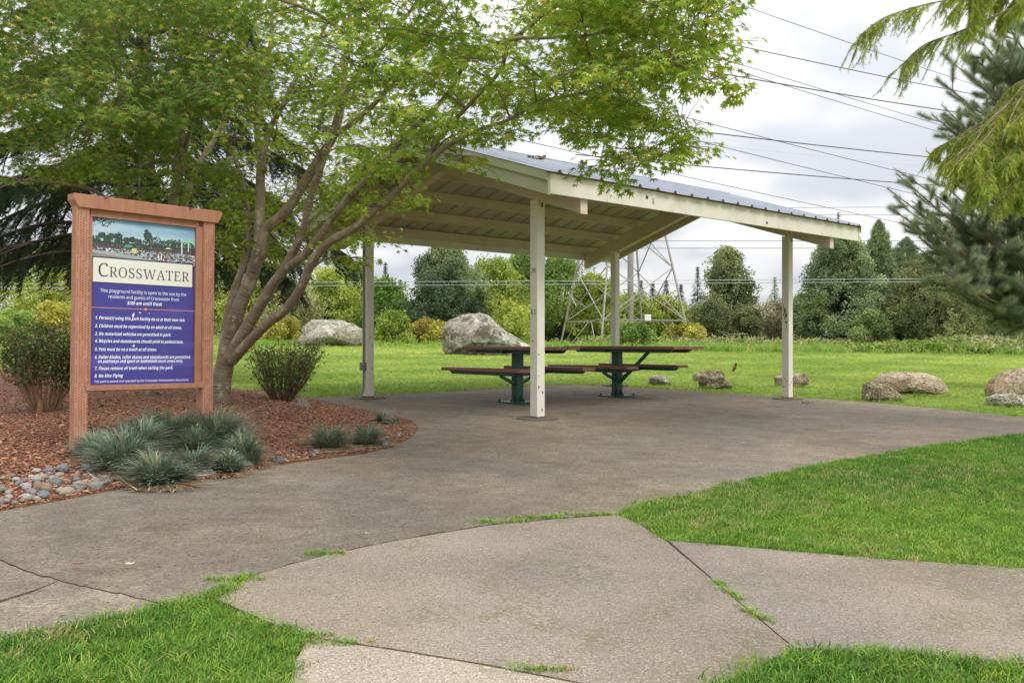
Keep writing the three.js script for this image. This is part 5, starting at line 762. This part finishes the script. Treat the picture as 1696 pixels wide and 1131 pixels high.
farTree('bush', 25, 515, 110, 56, 572, GR, 'light green shrub at the left edge behind the lawn', 803, { n: 420 });
farTree('leafy', 250, 400, 210, 72, 570, GR, 'green tree hidden mostly behind the sign', 804);
farTree('leafy', 372, 432, 110, 66, 570, YG, 'yellow-green tree between the sign and maple trunks', 805);
farTree('leafy', 440, 440, 120, 68, 570, YG, 'yellow-green tree seen between the maple stems', 806);
farTree('leafy', 480, 468, 110, 60, 570, WI, 'greyish olive willow behind the long pale boulder', 807, { dens: 0.8 });
farTree('leafy', 545, 446, 120, 66, 570, YG, 'yellow-green tree left of the back left post', 808);
farTree('leafy', 590, 440, 90, 70, 570, GR, 'mid green tree right behind the back left post', 809);
farTree('bush', 405, 522, 60, 56, 572, ORG, 'orange-tinged low shrub seen past the maple base', 810, { n: 300 });
farTree('bush', 470, 528, 90, 55, 572, YE, 'yellowish thicket behind the left end of pale boulder', 811, { n: 380 });
farTree('leafy', 640, 462, 90, 64, 570, GR, 'bright green tree just right of the back left post', 812);
farTree('conifer', 638, 434, 66, 92, 566, DK, 'slim dark conifer tip above the trees near left post', 813);
farTree('conifer', 663, 462, 58, 92, 566, DK, 'smaller dark conifer tip beside the big cedar', 814);
farTree('bush', 652, 518, 90, 54, 572, YG, 'yellow-green bush between back left post and cedar', 815, { n: 420 });
farTree('leafy', 738, 408, 156, 60, 566, CE, 'large loose dark green cedar behind the sloping boulder', 816, { name: 'conifer_tree', cone: true, lobes: 46, n: 2300, low: 0.02, leaf: 0.0042 });
farTree('bush', 703, 530, 48, 55, 572, ORG, 'small orange-brown bush at the foot of the cedar', 817, { n: 220 });
farTree('bush', 727, 535, 40, 54, 572, YE, 'small yellow bush just left of the sloping boulder', 818, { n: 200 });
farTree('leafy', 822, 426, 120, 63, 570, YG, 'yellow-green tree right of the cedar behind front post', 819);
farTree('leafy', 868, 416, 90, 68, 570, GR, 'tall light green tree rising behind the front post', 820);
farTree('leafy', 930, 424, 130, 66, 570, GR, 'bright green tree under the shelter rear beam', 821, { n: 950 });
farTree('leafy', 985, 455, 90, 64, 570, YG, 'yellow-green tree left of the back right post', 822);
farTree('bush', 850, 500, 90, 56, 572, YG, 'leafy yellow-green bush right of the sloping boulder', 823, { n: 480 });
farTree('bush', 935, 505, 100, 68, 572, GR, 'green bush behind the left tower leg', 824, { n: 480 });
for (const [x, y, w, l, s] of [[1062, 464, 66, 'dark conifer behind the tower, leftmost of four', 825], [1081, 468, 62, 'dark conifer behind the tower, second of four', 826], [1104, 463, 70, 'dark conifer behind the tower, third of four', 827], [1128, 470, 58, 'dark conifer behind the tower, rightmost of four', 828]]) farTree('conifer', x, y, w, 100, 566, DK, l, s, { n: 620 });
farTree('leafy', 1045, 487, 90, 76, 570, YG, 'yellow-green tree framed by the tower legs', 829);
farTree('leafy', 1098, 492, 100, 78, 570, YG, 'rounded yellow-green tree right inside the tower', 830);
farTree('bush', 1048, 538, 120, 50, 574, GR, 'tangled green bramble bush at the tower foot', 831, { n: 520 });
farTree('bush', 1138, 538, 90, 58, 572, YE, 'golden brush right of the tower foot', 832, { n: 420 });
farTree('conifer', 1156, 441, 66, 88, 566, DK, 'dark open conifer left of the tall rounded cedar', 833, { n: 560 });
farTree('leafy', 1207, 410, 92, 72, 568, [[0.14, 0.18, 0.075], [0.32, 0.36, 0.15]], 'tall rounded olive-green tree standing alone right of centre', 834, { n: 900, low: 0.1, leaf: 0.0046, lobes: 16, dens: 0.85 });
farTree('bush', 1180, 500, 110, 64, 570, OL, 'olive thicket at the foot of the tall rounded tree', 835, { n: 520 });
farTree('bush', 1238, 512, 80, 64, 570, OL, 'dull olive bush right of the tall rounded tree', 836, { n: 420 });
farTree('bush', 1278, 500, 70, 66, 570, PALE, 'pale blossoming bush left of the right hand post', 837, { n: 420 });
farTree('conifer', 1284, 458, 62, 90, 566, CO, 'small pointed conifer just left of the right hand post', 838, { n: 420 });
farTree('leafy', 1332, 490, 56, 66, 570, [[0.18, 0.29, 0.08], [0.33, 0.46, 0.15]], 'light green young tree just right of the post', 839, { n: 480 });
farTree('leafy', 1395, 376, 158, 62, 568, CO, 'broad loose cedar beyond the right end of the roof', 840, { name: 'conifer_tree', cone: true, lobes: 46, n: 2300, low: 0.02, leaf: 0.0042 });
farTree('conifer', 1389, 350, 70, 84, 566, CE, 'tall narrow conifer tip right above the roof end', 841, { n: 500 });
farTree('cedar', 1456, 364, 118, 68, 568, CO, 'tall pointed cedar left of the pine', 842, { n: 1300, tops: [[0, 1, 0.9], [-0.35, 0.8, 0.55], [0.3, 0.72, 0.6]] });
farTree('cedar', 1503, 392, 130, 74, 568, CE, 'cedar half covered by the pine boughs', 843, { n: 900 });
farTree('leafy', 1548, 426, 170, 60, 568, [[0.15, 0.18, 0.07], [0.33, 0.36, 0.14]], 'wide olive-green cedar beneath the pine boughs', 844, { name: 'conifer_tree', cone: true, lobes: 44, n: 2100, low: 0.02, leaf: 0.0042 });
farTree('bush', 1446, 516, 95, 58, 572, [[0.16, 0.23, 0.07], [0.31, 0.39, 0.13]], 'fresh green bush in front of the drooping cedar', 845, { n: 420 });
farTree('bush', 1490, 508, 90, 60, 572, [[0.18, 0.24, 0.07], [0.34, 0.41, 0.13]], 'green bush between the two cedars', 846, { n: 420 });
farTree('leafy', 1640, 440, 130, 66, 570, GR, 'green tree behind the pine near the right edge', 847);
farTree('leafy', 1720, 400, 140, 62, 570, GR, 'dark green tree at the right edge beyond the lawn', 848);
farTree('cedar', 1600, 470, 100, 70, 568, CE, 'dark cedar low behind the pine', 849, { n: 800 });

(function thickets() {                                              // rough growth along the far edge of the lawn, nothing to count
  const R = rng(901), list = [], canes = [], tall = [], tg = bladeTuft(R, 14, 0.5, 0.03, 0.25, 0.8);
  for (let i = 0; i < 2600; i++) { const px = 1405 + R() * 330, t = R(), d = 44 + R() * 12, x = (px - CX) / F * d, g = G(x, d), hump = 0.75 * sstep(1400, 1560, px) * (0.2 + 1.1 * fbm3(x * 0.45, d * 0.3, 5)), y = g + hump * Math.sqrt(R()) * (1 - 0.5 * Math.abs(d - 50) / 6); list.push({ m: randMat(R, V(x, y, d), 0.22 + 0.2 * R()), c: vary(R, R() < 0.3 ? [0.36, 0.38, 0.10] : px > 1600 && R() < 0.3 ? [0.44, 0.42, 0.22] : [0.20, 0.31, 0.06], 0.3) }); }
  for (let i = 0; i < 900; i++) { const px = -30 + R() * 900, d = 56 + R() * 6, x = (px - CX) / F * d; list.push({ m: randMat(R, V(x, G(x, d) + 0.25 * R(), d), 0.25 + 0.2 * R()), c: vary(R, R() < 0.35 ? [0.42, 0.42, 0.14] : [0.24, 0.36, 0.07], 0.3) }); }
  for (let i = 0; i < 500; i++) { const px = 960 + R() * 460, d = 52 + R() * 8, x = (px - CX) / F * d; list.push({ m: randMat(R, V(x, G(x, d) + 0.3 * R(), d), 0.25 + 0.2 * R()), c: vary(R, R() < 0.3 ? [0.42, 0.42, 0.16] : [0.26, 0.33, 0.09], 0.3) }); }
  tag(inst('bramble_thicket', clump[0], M.farLeaf, list), 'low bramble and scrub growing along the far edge of the lawn', 'scrub', null, 'stuff');
  for (let i = 0; i < 4200; i++) { const px = R() < 0.55 ? 1080 + R() * 330 : R() * 1696, d = 42 + R() * 16, x = (px - CX) / F * d; if (R() > 0.35 + 0.65 * sstep(0.45, 0.6, fbm3(x * 0.25, d * 0.25, 9))) continue; tall.push({ m: randMat(R, V(x, G(x, d) - 0.03, d), 0.45 + 0.55 * R(), 0.4), c: vary(R, R() < 0.2 ? [0.42, 0.40, 0.15] : [0.24, 0.42, 0.06], 0.25) }); }
  tag(inst('tall_grass', tg, M.grass, tall), 'longer rough grass fringing the far side of the lawn', 'grass', null, 'stuff');
  for (let i = 0; i < 170; i++) { const right = i > 60, px = right ? 1560 + R() * 160 : 1120 + R() * 200, d = right ? 46 + R() * 6 : 54 + R() * 5, x = (px - CX) / F * d, g = G(x, d), L = 0.5 + 0.9 * R(), a = (R() - 0.5) * 2.4; canes.push(tube([new THREE.Vector3(x, g, -d), new THREE.Vector3(x + Math.sin(a) * L * 0.5, g + L * 0.7, -d), new THREE.Vector3(x + Math.sin(a) * L * 1.1, g + L * (0.35 + 0.5 * R()), -d - 0.1)], [0.016, 0.014, 0.006], 4, false)); }
  solo('dead_canes', merge(canes), M.deadCane, 'bare tan dead bramble canes standing along the scrub', 'dead canes', null, 'stuff');
})();

// ------------------------------------------------------------------ power line
(function tower() {
  const d = 60, X = (1033 - CX) / F * d, g = G(X, d), T = thing('transmission_tower', 'steel lattice power pylon standing beyond the lawn behind the shelter', 'pylon', V(X, g, d), 0.35);
  const s = (h) => h < 14 ? lerp(4.55, 1.25, h / 14) : lerp(1.25, 0.9, (h - 14) / 14), P = (k, h) => { const a = Math.PI / 4 + k * Math.PI / 2, r = s(h); return new THREE.Vector3(Math.cos(a) * r, h, Math.sin(a) * r); };
  const H = [0, 1.6, 5.05, 8.3, 11.3, 14, 16.4, 18.8, 21.2, 23.6, 26];
  for (let k = 0; k < 4; k++) { part('leg', merge([bar(P(k, 0), P(k, 14), 0.105), bar(P(k, 13.98), P(k, 26), 0.08)]), M.steel, T); part('leg_foot', box(0.5, 0.3, 0.5, P(k, 0).x, 0.05, P(k, 0).z), M.footing, T); }
  for (let i = 0; i < H.length - 1; i++) for (let k = 0; k < 4; k++) {
    const a = P(k, H[i]), b = P((k + 1) % 4, H[i]), c = P(k, H[i + 1]), e = P((k + 1) % 4, H[i + 1]), w = i < 5 ? 0.056 : 0.045;
    if (i === 0) { const m = c.clone().lerp(e, 0.5); part('brace', bar(c.clone().lerp(e, 0.3), a.clone().lerp(b, 0.12), w), M.steel, T); part('brace', bar(c.clone().lerp(e, 0.7), a.clone().lerp(b, 0.88), w), M.steel, T); }
    else { const m = a.clone().lerp(e, 0.5); part('brace', bar(a, e, w), M.steel, T); part('brace', bar(b, c, w), M.steel, T); if (i === 1) { part('brace', bar(a.clone().lerp(c, 0.5), a.clone().lerp(e, 0.28), 0.055), M.steel, T); part('brace', bar(b.clone().lerp(e, 0.5), b.clone().lerp(c, 0.28), 0.055), M.steel, T); } }
    if (i === 0 || i > 4) part('ring_beam', bar(c, e, w), M.steel, T);
  }
  part('warning_plate', box(0.45, 0.4, 0.02, 0.2, 1.75, 3.0), mat({ color: lin(0.75, 0.74, 0.7) }), T);
  for (const h of [16.4, 20.2, 24]) for (const q of [-1, 1]) {
    const tip = new THREE.Vector3(q * 3.1, h + 0.1, 0); part('crossarm', merge([bar(P(0, h), tip, 0.07), bar(P(1, h), tip, 0.07), bar(P(2, h), tip, 0.07), bar(P(3, h), tip, 0.07), bar(P(0, h + 1), tip, 0.05), bar(P(2, h + 1), tip, 0.05)]), M.steel, T);
    const dsk = []; for (let i = 0; i < 9; i++) dsk.push(new THREE.CylinderGeometry(0.05, 0.15, 0.07, 10).translate(tip.x, h - 0.1 - i * 0.16, 0)); dsk.push(bar(tip, new THREE.Vector3(tip.x, h - 1.55, 0), 0.02, 0.02, 5)); part('insulator', merge(dsk), M.insulator, T);
  }
  const pd = 66, px = (1044.5 - CX) / F * pd; solo('steel_pole', bar(V(px, G(px, pd) - 0.2, pd), V(px, 24, pd), 0.17, 0.24, 10), M.steel, 'plain grey utility pole standing just behind the lattice pylon', 'pole');
})();
(function cables() {
  const ord = ['first', 'second', 'third', 'fourth', 'fifth', 'sixth', 'seventh', 'eighth', 'ninth', 'tenth', 'eleventh'];
  const L = [ // left [px, py, depth], right [px, py, depth], visual width in pixels
    [[1213, 0, 60], [1556, 117, 82], 1.2], [[1266, 80, 58], [1538, 137, 70], 1.5], [[1209, 98, 60], [1549, 200, 84], 1.1], [[1230, 115, 60], [1547, 212, 84], 1.2], [[1225, 124, 58], [1531, 173, 70], 1.9], [[1161, 196, 60], [1520, 288, 86], 1.2], [[1177, 217, 58], [1545, 256, 72], 1.8], [[1147, 226, 60], [1508, 316, 86], 1.2], [[1135, 270, 58], [1517, 300, 72], 1.7], [[1096, 279, 60], [1469, 361, 88], 1.1], [[1163, 237, 120], [1520, 272, 130], 0.6]];
  const cord = (a, b, w, m, label, t0, t1) => { const A = atD(...a), B = atD(...b), D = B.clone().sub(A), P = A.clone().addScaledVector(D, t0), Q = A.clone().addScaledVector(D, t1), pts = [], N = 14, r = w / 2 / F * 62; for (let i = 0; i <= N; i++) { const t = i / N, p = P.clone().lerp(Q, t); p.y -= 0.9 * t * (1 - t); pts.push(p); } solo('power_cable', tube(pts, pts.map(() => r), 5), m, label, 'power cable', 'overhead power cables'); };
  L.forEach(([a, b, w], i) => cord(a, b, w, w < 0.8 ? M.cablePale : M.cable, ord[i] + ' overhead cable, counted from the top, in the open sky', i % 2 ? -0.9 : -0.35, 2.0));
  const flat = ['upper of two level wires just above the roof end', 'lower of two level wires just above the roof end', 'upper of two level wires seen under the roof', 'lower of two level wires seen under the roof', 'upper pale wire strung before the far trees', 'lower pale wire strung before the far trees'];
  [[[1294, 344, 75], [1465, 343, 75], 0.7, -2, 2.5, M.cable], [[1294, 355, 75], [1465, 356, 75], 0.7, -2, 2.5, M.cable], [[1096, 399, 72], [1296, 399, 72], 0.8, -1.5, 2.4, M.cable], [[1096, 411, 72], [1296, 411, 72], 0.8, -1.5, 2.4, M.cable], [[620, 467, 54], [1340, 463, 54], 1.0, -0.9, 1.6, M.cablePale], [[620, 473, 54], [1340, 468, 54], 1.0, -0.9, 1.6, M.cablePale]].forEach(([a, b, w, t0, t1, m], i) => { const A = atD(...a), B = atD(...b), D = B.clone().sub(A); solo('power_cable', bar(A.clone().addScaledVector(D, t0), A.clone().addScaledVector(D, t1), w / 2 / F * a[2], w / 2 / F * a[2], 6), m, flat[i], 'power cable', 'overhead power cables'); });
})();

// ------------------------------------------------------------------ small things
(function petStation() {
  const d = 16.5, X = (1712 - CX) / F * d, g = G(X, d), T = thing('pet_waste_station', 'green pet waste bag box and bin on a post, right edge', 'waste station', V(X, g, d));
  part('post', box(0.05, 1.25, 0.05, 0, 0.6, 0), M.green, T); const b = part('bag_box', box(0.36, 0.26, 0.14, 0, 1.0 - g + 0.05, 0.09, 0.01), M.green, T); part('bag_slot', box(0.26, 0.15, 0.006, 0, 1.0 - g + 0.08, 0.162), M.rubber, b); part('box_lip', box(0.40, 0.03, 0.17, 0, 0.85 - g + 0.05, 0.095), M.green, b);
  const bin = part('bin', new THREE.CylinderGeometry(0.24, 0.2, 0.5, 20).translate(0, 0.38, 0.22), M.green, T); part('bin_liner', new THREE.CylinderGeometry(0.25, 0.248, 0.07, 20).translate(0, 0.6, 0.22), M.rubber, bin);
})();
(function bird() {                                                  // a robin on the lawn
  const [x, d] = at(1217, 618), s = d / F * 12 / 10, T = thing('robin', 'small rust-breasted bird standing on the lawn beyond the stones', 'bird', V(x, G(x, d), d), 0.4);
  const prof = [[0.0, -0.11], [0.012, -0.10], [0.03, -0.06], [0.045, 0.0], [0.042, 0.04], [0.03, 0.07], [0.027, 0.085], [0.031, 0.10], [0.026, 0.122], [0.008, 0.135], [0.0, 0.137]].map(([r, y]) => new THREE.Vector2(r, y)), g = new THREE.LatheGeometry(prof, 18), p = g.attributes.position, col = [];
  for (let i = 0; i < p.count; i++) { const y = p.getY(i), z = p.getZ(i), breast = z > 0.0 && y > -0.05 && y < 0.08; col.push(...(y > 0.085 ? [0.045, 0.035, 0.03] : breast ? [0.42, 0.13, 0.03] : y < -0.06 ? [0.10, 0.075, 0.06] : [0.16, 0.115, 0.085])); }
  g.setAttribute('color', new THREE.Float32BufferAttribute(col, 3)); g.rotateX(0.55).translate(0, 0.125, 0); part('body', g, mat({ vertexColors: true }), T);
  part('tail', box(0.03, 0.012, 0.09, 0, 0.045, -0.095).rotateX(0.1), mat({ color: lin(0.07, 0.055, 0.045) }), T);
  part('beak', new THREE.ConeGeometry(0.007, 0.028, 6).rotateX(1.57).translate(0, 0.222, 0.09), mat({ color: lin(0.6, 0.4, 0.06) }), T);
  for (const q of [-1, 1]) part('leg', bar(new THREE.Vector3(q * 0.014, 0.0, 0.01), new THREE.Vector3(q * 0.012, 0.07, 0), 0.004, 0.004, 5), mat({ color: lin(0.3, 0.2, 0.12) }), T);
})();
(function litter() {
  const R = rng(77), lf = (s) => { const g = new THREE.PlaneGeometry(s, s * 0.45, 4, 2), p = g.attributes.position; for (let i = 0; i < p.count; i++) { const x = p.getX(i) / s; p.setY(i, p.getY(i) * (1 - 3.2 * x * x)); p.setZ(i, 0.12 * s * (R() + x * x * 3)); } g.computeVertexNormals(); return g.rotateX(-Math.PI / 2); };
  for (const [px, py, s, c, label] of [[128, 944, 0.05, [0.16, 0.045, 0.02], 'curled dark red leaf lying on the asphalt at left'], [213, 943, 0.045, [0.62, 0.56, 0.46], 'pale dry leaf lying on the asphalt at left'], [608, 891, 0.03, [0.45, 0.36, 0.2], 'tiny straw-coloured leaf at the edge of the concrete curve'], [364, 792, 0.06, [0.42, 0.17, 0.08], 'orange-brown fallen leaf by the front grasses'], [110, 770, 0.07, [0.45, 0.15, 0.07], 'orange-red fallen leaf at the left sign post'], [415, 785, 0.05, [0.50, 0.24, 0.14], 'pinkish fallen leaf at the asphalt edge']]) { const [x, d] = at(px, py), o = solo('fallen_leaf', lf(s), mat({ color: lin(...c), side: THREE.DoubleSide }), label, 'leaf', 'fallen leaves'); o.position.copy(V(x, G(x, d) + mound(x, d) + 0.022, d)); o.rotation.y = R() * 6; }
  const pts = (l) => l.map(([x, y, u]) => { const [a, b] = at(x, y); return V(a, G(a, b) + 0.02 + u, b); });
  for (const [l, label] of [[[[140, 788, 0.02], [150, 800, 0.03], [175, 808, 0.0], [200, 806, 0.01]], 'long dry grass stalk curling over the cobbles'], [[[175, 785, 0.05], [195, 800, 0.02], [226, 817, 0]], 'straight straw stalk sticking out towards the asphalt'], [[[245, 818, 0], [255, 806, 0.01], [300, 798, 0.01], [345, 794, 0.01]], 'bowed straw stalk lying along the asphalt edge']]) { const [p, r] = smooth(pts(l).map((q) => [q, 0.004]), 5); solo('dry_stalk', tube(p, r, 5), mat({ color: lin(0.58, 0.44, 0.26) }), label, 'stalk', 'dry stalks by the grasses'); }
})();
(function rockGrass() {                                             // longer uncut grass round the feet of the stones
  const R = rng(955), g = bladeTuft(R, 9, 0.09, 0.006, 0.035, 0.8), list = [];
  for (const [px, py, w] of [[548, 575, 52], [806, 590, 72], [1092, 637, 17], [1175, 632, 26], [1187, 644, 27], [1313, 641, 28], [1508, 654, 58], [1461, 664, 30], [1700, 659, 60], [1682, 673, 46]]) {
    const [x, d] = at(px, py), r = w * d / F, n = Math.round(60 * clamp(r, 0.4, 2.2));
    for (let i = 0; i < n; i++) { const a = Math.PI * (1 + R()), q = 0.92 + 0.25 * R(), xx = x + Math.cos(a) * r * q, dd = d + Math.sin(a) * r * 0.6 * q; list.push({ m: randMat(R, V(xx, G(xx, dd) - 0.01, dd), (0.5 + 0.7 * R()) * (1 + Math.max(0, d - 20) * 0.04), 0.5), c: lawnColor(R, xx, dd, [[0.17, 0.30, 0.04], [0.40, 0.50, 0.10]]) }); }
  }
  tag(inst('uncut_grass', g, M.grass, list), 'longer uncut grass growing against the feet of the lawn rocks', 'grass', null, 'stuff');
})();

(function farWood() {                                               // the unbroken wood far behind the separate trees
  const R = rng(977), list = [];
  for (let i = 0; i < 3600; i++) { const px = -180 + R() * 2060, d = 104 + R() * 22, x = (px - CX) / F * d, top = 1.6 + 2.6 * fbm3(x * 0.12, 3, 7, 3), y = G(x, d) + top * Math.pow(R(), 0.8); list.push({ m: randMat(R, V(x, y, d), 0.45 + 0.4 * R()), c: vary(R, R() < 0.5 ? [0.22, 0.29, 0.10] : [0.14, 0.19, 0.085], 0.3) }); }
  tag(inst('distant_wood', clump[1], M.farLeaf, list), 'low green wood closing the view far behind the single trees', 'wood', null, 'stuff');
})();

scene.traverse((o) => { if (o.isMesh) { o.castShadow = true; o.receiveShadow = true; } });
renderer.render(scene, camera);
